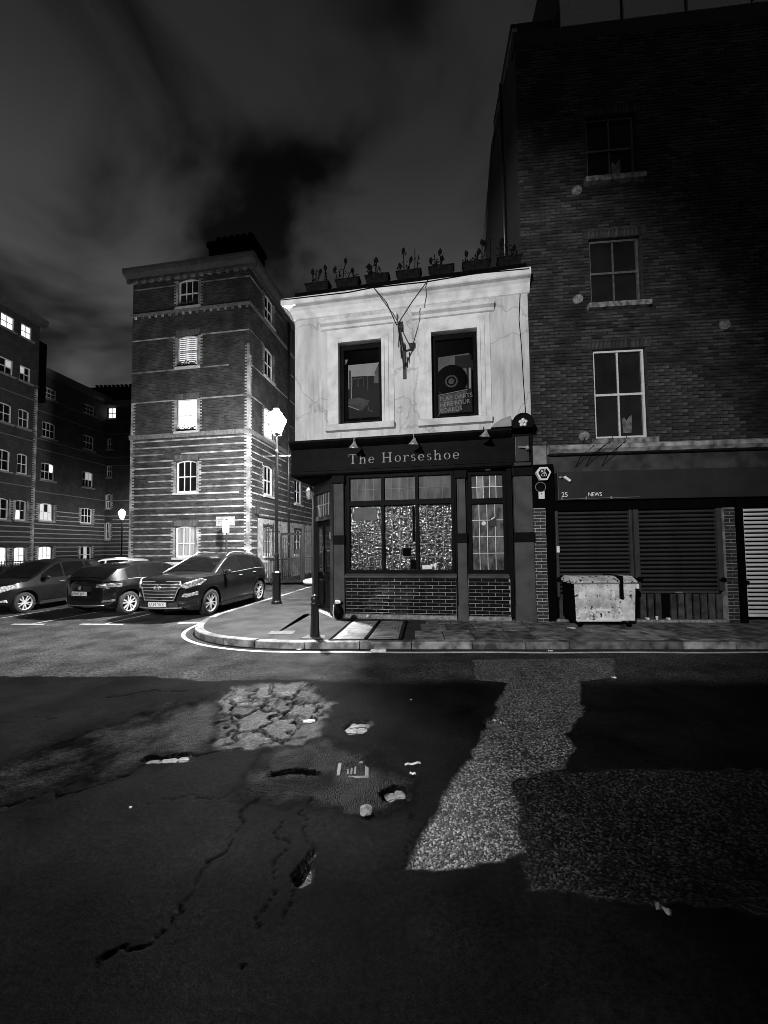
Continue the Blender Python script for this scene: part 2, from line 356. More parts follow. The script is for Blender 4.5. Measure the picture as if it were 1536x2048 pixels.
# cornice with a short return round the left corner
prof = [(0, 7.70), (.03, 7.72), (.05, 7.80), (.10, 7.90), (.16, 7.96), (.25, 7.98), (.27, 8.0), (.27, 8.13), (.24, 8.17), (0, 8.2)]
mb = MB(); pts = []
for o_, z in prof: pts.append([(PW + .04, -o_, z), (-o_, -o_, z), (-o_, 12, z)])
for i in range(len(pts) - 1):
    mb.quad(pts[i][0], pts[i][1], pts[i + 1][1], pts[i + 1][0])
mb.quad(pts[0][0], pts[4][0], pts[7][0], pts[-1][0])
mb.build('cornice', TRIM, pub, fix=False)
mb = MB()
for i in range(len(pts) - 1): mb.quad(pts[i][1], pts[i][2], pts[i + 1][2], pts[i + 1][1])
mb.build('cornice_return', mat('shaded_moulding', .004, .008, 5, rough=.8), pub, fix=False)  # shade put into the colour: near-black paint on the lamp-facing return
mb = MB(); mb.tube([(-.26, -.275, 8.12), (1.5, -.28, 8.09), (2.1, -.285, 8.13), (3.4, -.28, 8.10), (4.6, -.282, 8.15), (PW, -.275, 8.10)], .012, 5)
mb.build('cable', BLACKM, pub)
mb = MB(); mb.tube([(5.58, -.02, 7.7), (5.54, -.02, 7.1), (5.58, -.02, 6.4), (5.60, -.02, 5.6), (5.63, -.02, 4.8)], .009, 5); mb.build('cable', BLACKM, pub)
# roof upstand
MB().box(.02, PW - .02, -.06, 11.8, 8.205, 8.40).build('roof', BLACKM, pub)
# window dressings
def dressing(w):
    x0, x1, z0, z1 = w
    m = MB()
    for (o1, o2, p) in ((0, .07, .085), (.07, .17, .055), (.17, .30, .03)):     # stepped architrave
        m.box(x0 - o2, x0 - o1, -p, 0, z0, z1 + o2); m.box(x1 + o1, x1 + o2, -p, 0, z0, z1 + o2); m.box(x0 - o1, x1 + o1, -p, 0, z1 + o1, z1 + o2)
    m.build('window_surround', TRIM, pub, bevel=.008)
    m = MB()
    hp = [(0, z1 + .38), (-.05, z1 + .40), (-.07, z1 + .46), (-.15, z1 + .50), (-.16, z1 + .57), (-.02, z1 + .62), (0, z1 + .62)]
    m.prism(hp, 'x', x0 - .46, x1 + .40); m.build('window_hood', TRIM, pub, bevel=.006)
    MB().box(x0 - .3, x1 + .3, -.02, 0, z1 + .30, z1 + .375).build('hood_frieze', TRIM, pub)
    MB().prism([(0, z0 - .17), (-.11, z0 - .15), (-.15, z0 - .03), (-.12, z0), (0, z0 + .0)], 'x', x0 - .34, x1 + .3).build('window_sill', TRIM, pub, bevel=.006)
dressing(W1); dressing(W2)
GREYI = mat('interior_grey', .2, .3, 3, rough=.8); GREYI2 = mat('interior_ceiling', .6, .7, 3, rough=.8); DARKI = mat('interior_dark', .012, .02, 3, rough=.7); BOARD = mat('poster_white', .5, .62, 6, rough=.7); MIDI = mat('interior_mid', .07, .16, 5, rough=.7)
for k, (x0, x1, z0, z1) in enumerate((W1, W2)):
    m = MB(); d0, d1 = .1, .2
    m.box(x0, x0 + .09, d0, d1, z0, z1); m.box(x1 - .09, x1, d0, d1, z0, z1); m.box(x0 + .09, x1 - .09, d0, d1, z1 - .12, z1); m.box(x0 + .09, x1 - .09, d0, d1, z0, z0 + .12)
    f = m.build('window', BLACK, pub)
    MB().box(x0 + .09, x1 - .09, .14, .146, z0 + .12, z1 - .12).build('pane', CLEAR, f)
    # the lit display standing just inside the glass
    a, b, c, d = x0 + .16, x1 - .12, z0 + .26, z1 - .42
    if k == 0:
        p = MB().box(a, b, .30, .33, c, d).build('wall_picture', DARKI, pub)
        w_, h_ = b - a, d - c
        def pp(u0, u1, v0, v1, y, mm, nm): MB().box(a + u0 * w_, a + u1 * w_, y, y + .006, c + v0 * h_, c + v1 * h_).build(nm, mm, p)
        MB().prism([(a, d), (b, d + .0), (b - .16 * w_, c + .82 * h_), (b - .12 * w_, c + .76 * h_), (a + .1 * w_, c + .78 * h_), (a + .08 * w_, c + .9 * h_), (a, c + .9 * h_)], 'y', .285, .297).build('painted_ceiling', GREYI2, p)
        for uu in (.12, .32):
            arch = [(a + uu * w_ + .0, c + .60 * h_), (a + uu * w_, c + .74 * h_)] + [(a + uu * w_ + .085 * w_ - .085 * w_ * math.cos(t), c + .70 * h_ + .045 * h_ * math.sin(t)) for t in np.linspace(0, math.pi, 7)] + [(a + uu * w_ + .17 * w_, c + .60 * h_), (a + uu * w_ + .14 * w_, c + .60 * h_), (a + uu * w_ + .14 * w_, c + .69 * h_), (a + uu * w_ + .03 * w_, c + .69 * h_), (a + uu * w_ + .03 * w_, c + .60 * h_)]
            pp(uu, uu + .025, .58, .73, .290, MIDI, 'painted_arch'); pp(uu + .15, uu + .175, .58, .73, .290, MIDI, 'painted_arch'); pp(uu, uu + .175, .72, .75, .289, MIDI, 'painted_arch')
        pp(.0, .03, .55, .9, .288, GREYI2, 'painted_post'); pp(.08, .105, .36, .88, .287, GREYI2, 'painted_post')
        MB().prism([(a, c + .36 * h_), (a + .35 * w_, c + .38 * h_), (b - .3 * w_, c + .3 * h_), (a + .45 * w_, c + .12 * h_), (a, c + .22 * h_)], 'y', .286, .297).build('painted_floor', MIDI, p)
        MB().tube([(a, .285, c + .23 * h_), (a + .35 * w_, .285, c + .14 * h_)], .012, 5).build('painted_rail', GREYI2, p)
        MB().tube([(a + .62 * w_, .285, c + .25 * h_), (a + .65 * w_, .285, c + .13 * h_), (a + .78 * w_, .285, c + .09 * h_)], .009, 5).build('painted_rail', GREYI, p)
        pp(.82, .97, .62, .94, .289, GREYI, 'painted_light'); pp(.62, .64, .5, .86, .287, GREYI, 'painted_post')
        MB().prism([(a - .06, d + .12), (a + .01, d + .12), (a - .05, d - .02)], 'y', .22, .225).build('paper_corner', BOARD, pub)
    else:
        w_, h_ = b - a, d - c
        p = MB().box(a - .03, b, .36, .39, c, d).build('display_board', DARKI, pub)
        MB().prism([(a - .02, d - .01), (b - .03, d + .03), (b - .12, d - .06), (b - .12, c + .42 * h_), (a - .02, c + .42 * h_)], 'y', .345, .357).build('lit_panel', GREYI, p)
        MB().box(a + .5 * w_, b, .33, .34, c + .76 * h_, d - .02).build('dark_panel', DARKI, p)
        MB().box(b - .07, b - .02, .335, .342, c + .4 * h_, c + .8 * h_).build('lit_strip', GREYI2, p)
        dm = MB(); M_ = Tr(a + .38 * w_, .315, c + .56 * h_) @ Matrix.Rotation(R(90), 4, 'X')
        dm.lathe([(.001, 0), (.385, 0), (.385, .012), (.001, .012)], 40, M_); disc = dm.build('round_board', BLACKM, p)
        rm = MB(); M2 = Tr(a + .38 * w_, .300, c + .54 * h_) @ Matrix.Rotation(R(90), 4, 'X')
        rm.lathe([(.115, 0), (.155, 0), (.155, .006), (.115, .006), (.115, 0)], 28, M2, cap=False); rm.build('ring', MIDI, p)
        rm = MB(); rm.lathe([(.001, 0), (.075, 0), (.075, .006), (.001, .006)], 20, M2); rm.build('centre_label', MIDI, p)
        bd = MB().prism([(a - .02, c - .02), (a + .62 * w_, c - .01), (a + .86 * w_, c + .36 * h_), (a - .02, c + .30 * h_)], 'y', .300, .305).build('text_board', mat('board_grey', .10, .2, 9, rough=.7), p)
        for i, s_ in enumerate(('PLAY DARTS', 'HERE FOUR', 'BOARDS')):
            text(s_, .155, BOARD, 'lettering', p, Tr(a + .01, .297, c + .295 * h_ - .13 - i * .148) @ Matrix.Rotation(R(-4), 4, 'Y') @ FACE, .002, .92)
        MB().tube([(a - .02, .296, c + .31 * h_), (a + .86 * w_, .296, c + .375 * h_)], .01, 5).build('lit_edge', BOARD, p)
        MB().tube([(x0 + .12, .2, z0 + .14), (a + .03, .29, c + .04)], .006, 5).build('lit_edge', BOARD, p)
# dim lamp-lit room behind (closed box)
for (x0, x1, z0, z1) in (W1, W2):
    m = MB(); X0, X1, Y0, Y1, Z0, Z1 = x0 - .02, x1 + .02, .2, 1.2, z0 - .02, z1 + .02
    m.quad((X0, Y1, Z0), (X1, Y1, Z0), (X1, Y1, Z1), (X0, Y1, Z1)); m.quad((X0, Y0, Z0), (X0, Y1, Z0), (X0, Y1, Z1), (X0, Y0, Z1)); m.quad((X1, Y0, Z0), (X1, Y0, Z1), (X1, Y1, Z1), (X1, Y1, Z0))
    m.quad((X0, Y0, Z1), (X0, Y1, Z1), (X1, Y1, Z1), (X1, Y0, Z1)); m.quad((X0, Y0, Z0), (X1, Y0, Z0), (X1, Y1, Z0), (X0, Y1, Z0)); m.build('room_lining', DARKI, pub, fix=False)

# ---- shopfront: fascia, pilasters
m = MB()
m.prism([(0, 3.62), (-.10, 3.62), (-.13, 3.66), (-.13, 3.72), (-.09, 3.74), (-.09, 3.79), (-.06, 3.80), (-.05, 4.30), (-.12, 4.34), (-.17, 4.38), (-.22, 4.44), (-.22, 4.49), (0, 4.52)], 'x', -.08, 5.28)
fas = m.build('fascia', BLACK, pub)
m = MB(); m.prism([(.02, 3.55), (-.06, 3.62), (-.06, 4.44), (-.2, 4.44), (-.2, 4.49), (.02, 4.52)], 'x', 5.28, PW); m.build('fascia_end_block', BLACK, pub)
m = MB(); m.box(-.085, -.0, -.0, 4, 3.62, 4.5); m.build('fascia_return', BLACK, pub)
m = MB(); m.box(5.36, 5.66, -.16, -.06, 3.72, 4.3); m.box(5.33, 5.69, -.19, -.05, 3.62, 3.70); m.build('fascia_bracket', GREYD, pub, bevel=.01)
m = MB(); m.tube([(5.42, -.2, 4.05), (5.58, -.26, 4.02)], .02, 6); m.lathe([(.02, 0), (.045, .03), (.04, .08), (.01, .1)], 10, Tr(5.6, -.26, 3.96)); m.build('door_lamp', CHROME, pub)
# lead flashing on the end block (pale), with the domed console top
m = MB(); m.prism([(4.83, 4.52), (5.28, 4.52), (5.28, 4.77), (5.05, 4.70), (4.90, 4.60)], 'y', 0, -.24); m.build('lead_flashing', mat('lead_flashing', .2, .3, 6, rough=.6), pub, bevel=.01)
m = MB(); cx, cz, r_ = 5.50, 4.52, .215
pl = [(cx - r_, cz - .09)] + [(cx - r_ * math.cos(t), cz + r_ * math.sin(t)) for t in np.linspace(0, math.pi, 17)] + [(cx + r_, cz - .09)]
m.prism(pl, 'y', -.40, 0); dome = m.build('console_head', BLACK, pub)
m = MB(); pl2 = [(cx - r_ * 1.08 * math.cos(t), cz + r_ * 1.08 * math.sin(t)) for t in np.linspace(0, math.pi, 17)] + [(cx + r_ * .96 * math.cos(t), cz + r_ * .96 * math.sin(t)) for t in np.linspace(0, math.pi, 17)]
m.prism(pl2, 'y', -.42, -.34); m.build('moulded_rim', BLACK, dome)
m = MB()   # carved rose: five petals and a centre
for k in range(5):
    t = 2 * math.pi * k / 5 + .3; px, pz = cx + .06 * math.cos(t), cz + .02 + .06 * math.sin(t)
    m.lathe([(.001, -.02), (.036, -.015), (.042, 0), (.025, .018), (.001, .02)], 9, Tr(px, -.41, pz) @ Matrix.Rotation(R(90), 4, 'X'))
m.lathe([(.001, -.02), (.03, -.01), (.03, .02), (.001, .04)], 9, Tr(cx, -.415, cz + .02) @ Matrix.Rotation(R(90), 4, 'X'))
m.build('carved_flower', WHITE, dome, smooth=True)

def pilaster(x0, x1, dark_top=False):
    m = MB(); m.box(x0, x1, -.10, .2, .45, 1.90); m.box(x0 + .01, x1 - .01, -.09, .2, 2.12, 3.40)
    # raised panel frame on the upper shaft
    m.box(x0 + .01, x0 + .045, -.105, -.09, 2.12, 3.40); m.box(x1 - .045, x1 - .01, -.105, -.09, 2.12, 3.40)
    p = m.build('pilaster', GREYP, pub, bevel=.006)
    MB().box(x0 - .02, x1 + .02, -.13, .2, 1.90, 2.12).build('band', BLACK, p, bevel=.012)
    MB().box(x0 - .015, x1 + .015, -.12, .2, .12, .45).build('pilaster_base', GREYP, p, bevel=.01)
    MB().box(x0 - .03, x1 + .03, -.14, .2, 3.40, 3.60).build('capital', BLACK, p, bevel=.02)
pilaster(1.04, 1.31); pilaster(4.03, 4.24); pilaster(5.30, 5.72)
# black frames round the shop windows
def shopwin(x0, x1, z0, z1, mull, trans, lower, upper, loc, loc2, y=.06):
    m = MB(); e_ = .07
    m.box(x0, x0 + e_, -.03, .1, z0, z1); m.box(x1 - e_, x1, -.03, .1, z0, z1); m.box(x0 + e_, x1 - e_, -.03, .1, z1 - e_, z1); m.box(x0 + e_, x1 - e_, -.03, .1, z0, z0 + e_)
    m.box(x0 + e_, x1 - e_, -.035, .1, trans - .06, trans + .06)
    for q in mull: m.box(q - .035, q + .035, -.028, .1, z0 + e_, trans - .06); m.box(q - .035, q + .035, -.028, .1, trans + .06, z1 - e_)
    f = m.build('shop_window', BLACK, pub)
    xs = [x0 + e_] + [v for q in mull for v in (q - .035, q + .035)] + [x1 - e_]
    came = MB()
    for i in range(0, len(xs), 2):
        a, b = xs[i], xs[i + 1]
        for (lo, hi, nc, nr, g, bright) in ((z0 + e_, trans - .06, lower[0], lower[1], loc, lower[2]), (trans + .06, z1 - e_, upper[0], upper[1], loc2, upper[2])):
            for c in range(nc):
                for r_ in range(nr):
                    xa, xb = a + (b - a) * c / nc, a + (b - a) * (c + 1) / nc; za, zb = lo + (hi - lo) * r_ / nr, lo + (hi - lo) * (r_ + 1) / nr
                    tl = rng.uniform(-.002, .002); tl2 = rng.uniform(-.002, .002)
                    q = MB().add([(xa, y + tl, za), (xb, y - tl2, za), (xb, y - tl, zb), (xa, y + tl2, zb), (xa, y + .012, za), (xb, y + .012, za), (xb, y + .012, zb), (xa, y + .012, zb)],
                                 [(0, 1, 2, 3), (4, 7, 6, 5), (0, 4, 5, 1), (1, 5, 6, 2), (2, 6, 7, 3), (3, 7, 4, 0)])
                    gg = g[rng.randrange(len(g))] if isinstance(g, list) else g
                    q.build('pane', gg, f, fix=False)
            w_ = .005 if bright < 1 else .007
            for c in range(1, nc): xx = a + (b - a) * c / nc; came.box(xx - w_, xx + w_, y - .014, y, lo, hi)
            for r_ in range(1, nr): zz = lo + (hi - lo) * r_ / nr; came.box(a, b, y - .013, y, zz - w_, zz + w_)
    came.build('lead_cames', LEAD if bright >= 1 else mat('dull_lead_came', .06, .1, 20, rough=.5, metal=.3), f)
    return f
VGL = mat('dull_fanlight_glass', .02, .10, 5, rough=.5, spec=.3, stretch=(1, 1, .4))
f1 = shopwin(1.36, 3.97, 1.20, 3.60, [2.26, 3.09], 2.90, (4, 5, 0), (4, 2, 0), HAMMER, VGL)
# plainer panes and things behind / on the glass
MB().box(1.52, 2.10, .035, .048, 2.48, 2.80).build('covered_pane', mat('frosted_film', .07, .12, 4, rough=.7), f1)
MB().box(2.98, 3.03, .03, .04, 1.95, 2.8).build('hanging_strip', BLACKM, f1)
MB().box(2.74, 2.92, .035, .045, 1.60, 1.80).build('covered_pane', BLACKM, f1)
MB().box(2.92, 3.04, .035, .045, 1.28, 1.52).build('covered_pane', BLACKM, f1)
nt_ = MB().box(3.20, 3.42, .03, .036, 1.29, 1.38).build('paper_notice', WHITE, f1)
MB().prism([(3.43, 1.41), (3.54, 1.43), (3.52, 1.27)], 'y', .03, .035).build('paper_notice', WHITE, f1)
f2 = shopwin(4.29, 5.15, 1.20, 3.55, [], 2.87, (4, 4, 1), (5, 2, 1), REED, [VGL, VGL, mat('pale_fanlight_glass', .12, .3, 4, rough=.4)])
m = MB(); m.lathe([(.001, 0), (.05, 0), (.05, .006), (.001, .006)], 12, Tr(4.64, .035, 2.35) @ Matrix.Rotation(R(90), 4, 'X')); m.build('round_sticker', WHITE, f2)
MB().box(4.78, 4.92, .03, .036, 2.28, 2.5).build('window_poster', GREYD, f2)
MB().prism([(4.80, 2.42), (4.90, 2.48), (4.88, 2.5), (4.8, 2.45)], 'y', .024, .029).build('poster_flash', WHITE, f2)
MB().box(3.98, 4.02, -.02, .2, .2, 3.6).build('window_post', BLACK, pub); MB().box(4.25, 4.285, -.02, .2, .2, 3.6).build('window_post', BLACK, pub); MB().box(5.16, 5.28, -.02, .2, .2, 3.6).build('window_post', BLACK, pub); MB().box(1.32, 1.355, -.02, .2, .2, 3.6).build('window_post', BLACK, pub)
for (a, b) in ((1.31, 4.0), (4.26, 5.17)):
    MB().prism([(.1, 1.08), (-.10, 1.08), (-.12, 1.10), (-.12, 1.13), (-.04, 1.18), (.1, 1.2)], 'x', a, b).build('shop_window_sill', GREYP, pub, bevel=.004)
# the glazed brick stall risers
TL, THH = .30, .0825
TLM = {}
for (a, b) in ((1.33, 3.98), (4.26, 5.19)):
    panel = MB().box(a, b, -.045, .2, .22, 1.08).build('stall_riser', GROUT, pub)
    tm = None
    for r_ in range(11):
        z = .172 + r_ * THH
        if z < .2: z0_ = .222
        else: z0_ = z + .004
        x = a - (r_ % 2) * TL / 2
        while x < b - .02:
            xa, xb = max(x + .004, a + .004), min(x + TL - .004, b - .004)
            if xb - xa > .03:
                key = (round(xb - xa, 3), round(z + THH - .004 - z0_, 4))
                me = TLM.get(key)
                if me is None:
                    q = MB(); W_, H_ = key; b_ = .006
                    q.add([(0, 0, 0), (W_, 0, 0), (W_, 0, H_), (0, 0, H_), (b_, -.0055, b_), (W_ - b_, -.0055, b_), (W_ - b_, -.0055, H_ - b_), (b_, -.0055, H_ - b_), (b_, -.0092, H_ * .5), (W_ - b_, -.0092, H_ * .5)],
                          [(4, 5, 9, 8), (8, 9, 6, 7), (0, 1, 5, 4), (1, 2, 6, 9, 5), (2, 3, 7, 6), (3, 0, 4, 8, 7)])
                    o_ = q.build('tile', TILE, panel, fix=False); me = o_.data; TLM[key] = me; bpy.data.objects.remove(o_)
                inst(me, 'tile', panel, Tr(xa, -.0455, z0_) @ Matrix.Rotation(rng.uniform(-.012, .012), 4, 'Z') @ Matrix.Rotation(rng.uniform(-.012, .012), 4, 'X'))
            x += TL
    MB().box(a - .01, b + .01, -.09, .2, .1, .215).build('plinth', STONE, pub, bevel=.012)

# ---- corner door on the splayed corner
TC = Matrix(((.621, .784, 0, 0), (-.784, .621, 0, 1.3), (0, 0, 1, 0), (0, 0, 0, 1)))
L = 1.66
m = MB(TC); m.box(0, .14, -.04, .3, .12, 3.6); m.box(L - .2, L, -.04, .3, .12, 3.6); m.box(.14, L - .2, -.03, .3, 3.30, 3.6); m.box(.14, L - .2, 0, .3, 2.55, 2.68); m.build('door_frame', GREYD, pub, bevel=.008)
m = MB(TC); m.box(.16, L - .22, .08, .14, .16, 2.54)
dr = m.build('door', BLACK, pub)
for (a, b) in ((.28, .70), (.86, 1.30)):
    MB(TC).box(a, b, .05, .078, 1.15, 2.4).build('door_glass', GLASSD, dr); MB(TC).box(a, b, .05, .078, .3, .95).build('door_panel', BLACK, dr, bevel=.008)
MB(TC).tube([(.80, .03, 1.1), (.80, .0, 1.2), (.80, .0, 1.75), (.80, .03, 1.85)], .014, 8).build('door_handle', GREYP, dr)
fl = MB(TC).box(.14, L - .2, .06, .08, 2.68, 3.30).build('fanlight', VGL, pub)
m = MB(TC)
for k in range(1, 7): m.box(.14 + k * .19 - .006, .14 + k * .19 + .006, .05, .06, 2.68, 3.3)
m.box(.14, L - .2, .049, .06, 2.98, 2.995); m.build('lead_cames', LEAD, fl)
MB(TC).box(.0, L, -.08, .3, .04, .12).build('door_step', STONE, pub, bevel=.01)
MB(TC).box(1.45, 1.52, -.052, -.041, 2.05, 2.22).build('door_plate', STEEL, pub)

# ---- lettering: The Horseshoe (serif capitals built stroke by stroke)
def glyph(ch):
    q = MB(); s = .026; hs = .011; t = .02      # stem half-width etc. unit: cap height .21
    H = .215; X = .14; D = .012
    def st(x0, x1, z0, z1): q.box(x0, x1, -D, 0, z0, z1)
    def ring(cx, cz, rx, rz, thick, thin, a0=0, a1=360, n=28):
        P1 = []; P2 = []
        k = int(max(6, n * abs(a1 - a0) / 360))
        for i in range(k + 1):
            t_ = R(a0 + (a1 - a0) * i / k); wd = thin + (thick - thin) * abs(math.cos(t_)) ** 1.3
            P1.append((cx + rx * math.cos(t_), cz + rz * math.sin(t_))); P2.append((cx + (rx - wd) * math.cos(t_), cz + (rz - wd * .8) * math.sin(t_)))
        for i in range(k):
            q.prism([P1[i], P1[i + 1], P2[i + 1], P2[i]], 'y', -D, 0)
    if ch == 'T':
        st(.075, .105, .012, H - .014); st(.0, .18, H - .014, H); st(.0, .01, H - .05, H - .014); st(.17, .18, H - .05, H - .014); st(.055, .125, 0, .012); return q, .19
    if ch == 'H':
        for x in (.02, .155): st(x, x + .03, .012, H - .012); st(x - .02, x + .05, 0, .012); st(x - .02, x + .05, H - .012, H)
        st(.05, .155, .102, .115); return q, .225
    if ch == 'h':
        st(.015, .041, .01, H); st(0, .056, 0, .01); st(0, .015, H - .012, H)
        ring(.085, X - .052, .044, .052, .026, .01, 0, 165); st(.103, .129, .01, X - .05); st(.088, .144, 0, .01); return q, .155
    if ch == 'r':
        st(.015, .041, .01, X); st(0, .056, 0, .01); st(0, .015, X - .012, X); ring(.077, X - .045, .038, .045, .02, .012, 35, 170); q.lathe([(.001, 0), (.014, 0), (.014, D), (.001, D)], 8, Tr(.103, 0, X - .022) @ Matrix.Rotation(R(90), 4, 'X')); return q, .115
    if ch == 'o':
        ring(.066, X / 2, .064, X / 2, .026, .009); return q, .14
    if ch == 'e':
        ring(.064, X / 2, .062, X / 2, .026, .009, 0, 320); st(.02, .118, X / 2 - .002, X / 2 + .009); return q, .135
    if ch == 's':
        ring(.05, X * .73, .040, X * .27, .02, .012, 30, 265); ring(.05, X * .27, .044, X * .27, .02, .012, -150, 85); return q, .108
    return q, .08
sx_ = .0; word = 'The Horseshoe'; X = 1.43; tot = sum((.075 if c == ' ' else glyph(c)[1]) for c in word); gap = (4.12 - 1.43 - tot * 1.18) / (len(word) - 1)
SIGNW = mat('sign_lettering', .16, .34, 20, rough=.6)
for ch in word:
    if ch == ' ': X += .075 * 1.18 + gap; continue
    q, wd = glyph(ch); q.T = Tr(X, -.062, 3.875) @ Matrix.Diagonal((1.18, 1, 1.12, 1))
    q.v = [tuple(q.T @ Vector(p)) for p in q.v]; q.T = None
    q.build('letter', SIGNW, fas); X += wd * 1.18 + gap

# ---- swan-neck lamps over the fascia (unlit, chrome)
for i, (x, lab) in enumerate(((1.66, 'unlit chrome swan neck lamp hanging over the first word of the pub sign'), (3.07, 'unlit chrome swan neck lamp over the middle of the second word on the pub sign'), (4.66, 'unlit chrome swan neck lamp near the right end of the black pub fascia'))):
    t = thing('fascia_lamp', lab, 'lamp', (0, 0, 0), 0, 'swan neck lamps over the pub fascia'); t.location = pub.matrix_basis @ Vector((0, 0, 0)); t.matrix_world = Tr(-2.25, 9.73, 0) @ Matrix.Rotation(R(-10), 4, 'Z') @ Tr(x, -.05, 4.40 - (.08 if i < 2 else 0))
    m = MB(); m.tube([(0, -.16, .08), (0, -.22, .13), (.0, -.32, .12), (.01, -.42, .04), (.025, -.45, -.05)], .011, 8); m.build('lamp_arm', CHROME, t, smooth=True)
    m = MB(); m.lathe([(.02, .03), (.024, 0), (.035, -.02), (.05, -.05), (.07, -.085), (.09, -.105), (.094, -.12), (.088, -.12), (.06, -.09), (.02, -.04)], 20, Tr(.03, -.46, -.04) @ Matrix.Diagonal((1.3, 1.3, 1.0, 1)) @ Matrix.Rotation(R(14), 4, 'X') @ Matrix.Rotation(R(8), 4, 'Y')); m.build('lamp_shade', CHROME, t, smooth=True)

# ---- bare bracket of the hanging sign
t = thing('sign_bracket', 'empty black iron hanging sign bracket with two stays on the white pub wall', 'bracket'); t.matrix_world = Tr(-2.25, 9.73, 0) @ Matrix.Rotation(R(-10), 4, 'Z') @ Tr(2.84, 0, 0)
MB().box(-.035, .035, -.07, -.005, 5.92, 6.78).build('back_plate', IRON, t)
MB().tube([(0, -.06, 6.62), (0, -.55, 6.66), (0, -1.0, 6.68)], .03, 6).build('bracket_arm', IRON, t)
MB().tube([(0, -.06, 6.15), (-.01, -.5, 6.45), (-.01, -.95, 6.66)], .018, 6).build('bracket_strut', IRON, t)
MB().obox(Tr(.03, -.80, 6.78), -.06, .05, -.09, .09, -.08, .06).build('lamp_box', IRON, t)
m = MB(); m.tube([(-.03, -.72, 6.62), (-.04, -.72, 6.35)], .014, 5); m.tube([(-.03, -.45, 6.5), (-.02, -.45, 6.22)], .014, 5); m.build('hook', IRON, t)
MB().tube([(-.05, -.98, 6.72), (-.33, -.62, 7.5), (-.70, -.27, 8.14)], .012, 6).build('stay', IRON, t)
MB().tube([(-.03, -.98, 6.72), (.28, -.62, 7.45), (.62, -.27, 8.14)], .012, 6).build('stay', IRON, t)

# ---- corner lantern by the pub's side door
t = thing('wall_lantern', 'small unlit glass lantern fixed to the corner of the pub beside the dark door', 'lantern'); t.matrix_world = Tr(-2.25, 9.73, 0) @ Matrix.Rotation(R(-10), 4, 'Z') @ Tr(-.02, 1.05, 3.3)
MB().lathe([(.07, -.12), (.11, .12)], 6, None, cap=True).build('lantern_glass', mat('frosted_glass', .35, .5, 8, rough=.4), t)
m = MB(); m.lathe([(.12, .12), (.06, .2), (.02, .24), (.001, .26)], 6); m.lathe([(.075, -.14), (.075, -.12)], 6); m.box(-.0, .1, .0, .12, .12, .15)
for k in range(6): a_ = k * math.pi / 3; m.tube([(.07 * math.cos(a_), .07 * math.sin(a_), -.12), (.11 * math.cos(a_), .11 * math.sin(a_), .12)], .008, 4)
m.build('lantern_frame', IRON, t)

# ---- planters along the parapet with sparse dead plants
pl_x = [(.28, .92), (1.09, 1.72), (1.87, 2.48), (2.66, 3.28), (3.47, 4.08), (4.28, 4.92), (5.10, 5.66)]
plab = ['leftmost dark trough planter on the pub parapet, with a tall bare stick', 'second trough planter from the left on the pub parapet', 'trough planter on the parapet above the left pub window', 'trough planter on the parapet above the sign bracket', 'trough planter on the parapet above the right pub window', 'second trough planter from the tall brick building on the parapet', 'rightmost trough planter on the parapet, in the shade of the tall building']
for i, (a, b) in enumerate(pl_x):
    Mx = Tr(-2.25, 9.73, 0) @ Matrix.Rotation(R(-10), 4, 'Z') @ Tr((a + b) / 2, .10, 8.41)
    t = thing('planter', plab[i], 'planter', group='trough planters along the pub parapet'); t.matrix_world = Mx
    h = (b - a) / 2; m = MB()
    m.add([(-h * .86, -.09, 0), (h * .86, -.09, 0), (h * .86, .09, 0), (-h * .86, .09, 0), (-h, -.12, .24), (h, -.12, .24), (h, .12, .24), (-h, .12, .24)], [(0, 1, 2, 3), (0, 1, 5, 4), (1, 2, 6, 5), (2, 3, 7, 6), (3, 0, 4, 7), (4, 5, 6, 7)])
    m.build('trough', TERRA, t, bevel=.008)
    MB().box(-h - .012, h + .012, -.13, .13, .225, .25).build('rim', TERRA, t, bevel=.005)
    pt = thing('plant', 'withered plant in the ' + plab[i].split(',')[0].replace('trough ', '').replace('dark ', ''), 'plant', group='withered plants in the parapet planters'); pt.matrix_world = Mx @ Tr(0, 0, .22)
    for s_ in range(5 + i % 3):
        x = rng.uniform(-h * .85, h * .85); y = rng.uniform(-.06, .06); hh = rng.uniform(.2, .55) * (1.4 if s_ == 0 else .9); lx, ly = rng.uniform(-.1, .1), rng.uniform(-.06, .06)
        MB().tube([(x, y, 0), (x + lx * .3, y + ly * .3, hh * .5), (x + lx, y + ly, hh)], [.017, .013, .010], 5).build('stem', TWIG, pt)
        if s_ % 2 == 0:
            MB().lathe([(.003, -.07), (.03, -.02), (.05, .03), (.04, .085), (.006, .13)], 7, Tr(x + lx, y + ly, hh - .03) @ Matrix.Diagonal((1, .5, 1, 1)) @ Matrix.Rotation(rng.uniform(-.3, .3), 4, 'Y')).build('seed_head', TWIG, pt, smooth=True)
        for q in range(4):
            z_ = hh * rng.uniform(.3, .95); d_ = rng.choice((-1, 1)); ln = rng.uniform(.04, .11)
            MB().add([(x, y, z_), (x + d_ * ln * .5, y - .012, z_ + .03), (x + d_ * ln, y, z_ + rng.uniform(-.02, .07)), (x + d_ * ln * .5, y + .012, z_ + .015)], [(0, 1, 2, 3)]).build('leaf', TWIG, pt, fix=False)
    if i in (0, 3, 5):
        MB().tube([(-.15 + .1 * i, 0, 0), (-.14 + .1 * i, 0, .62 if i else .5)], .011, 5).build('cane', TWIG, pt)
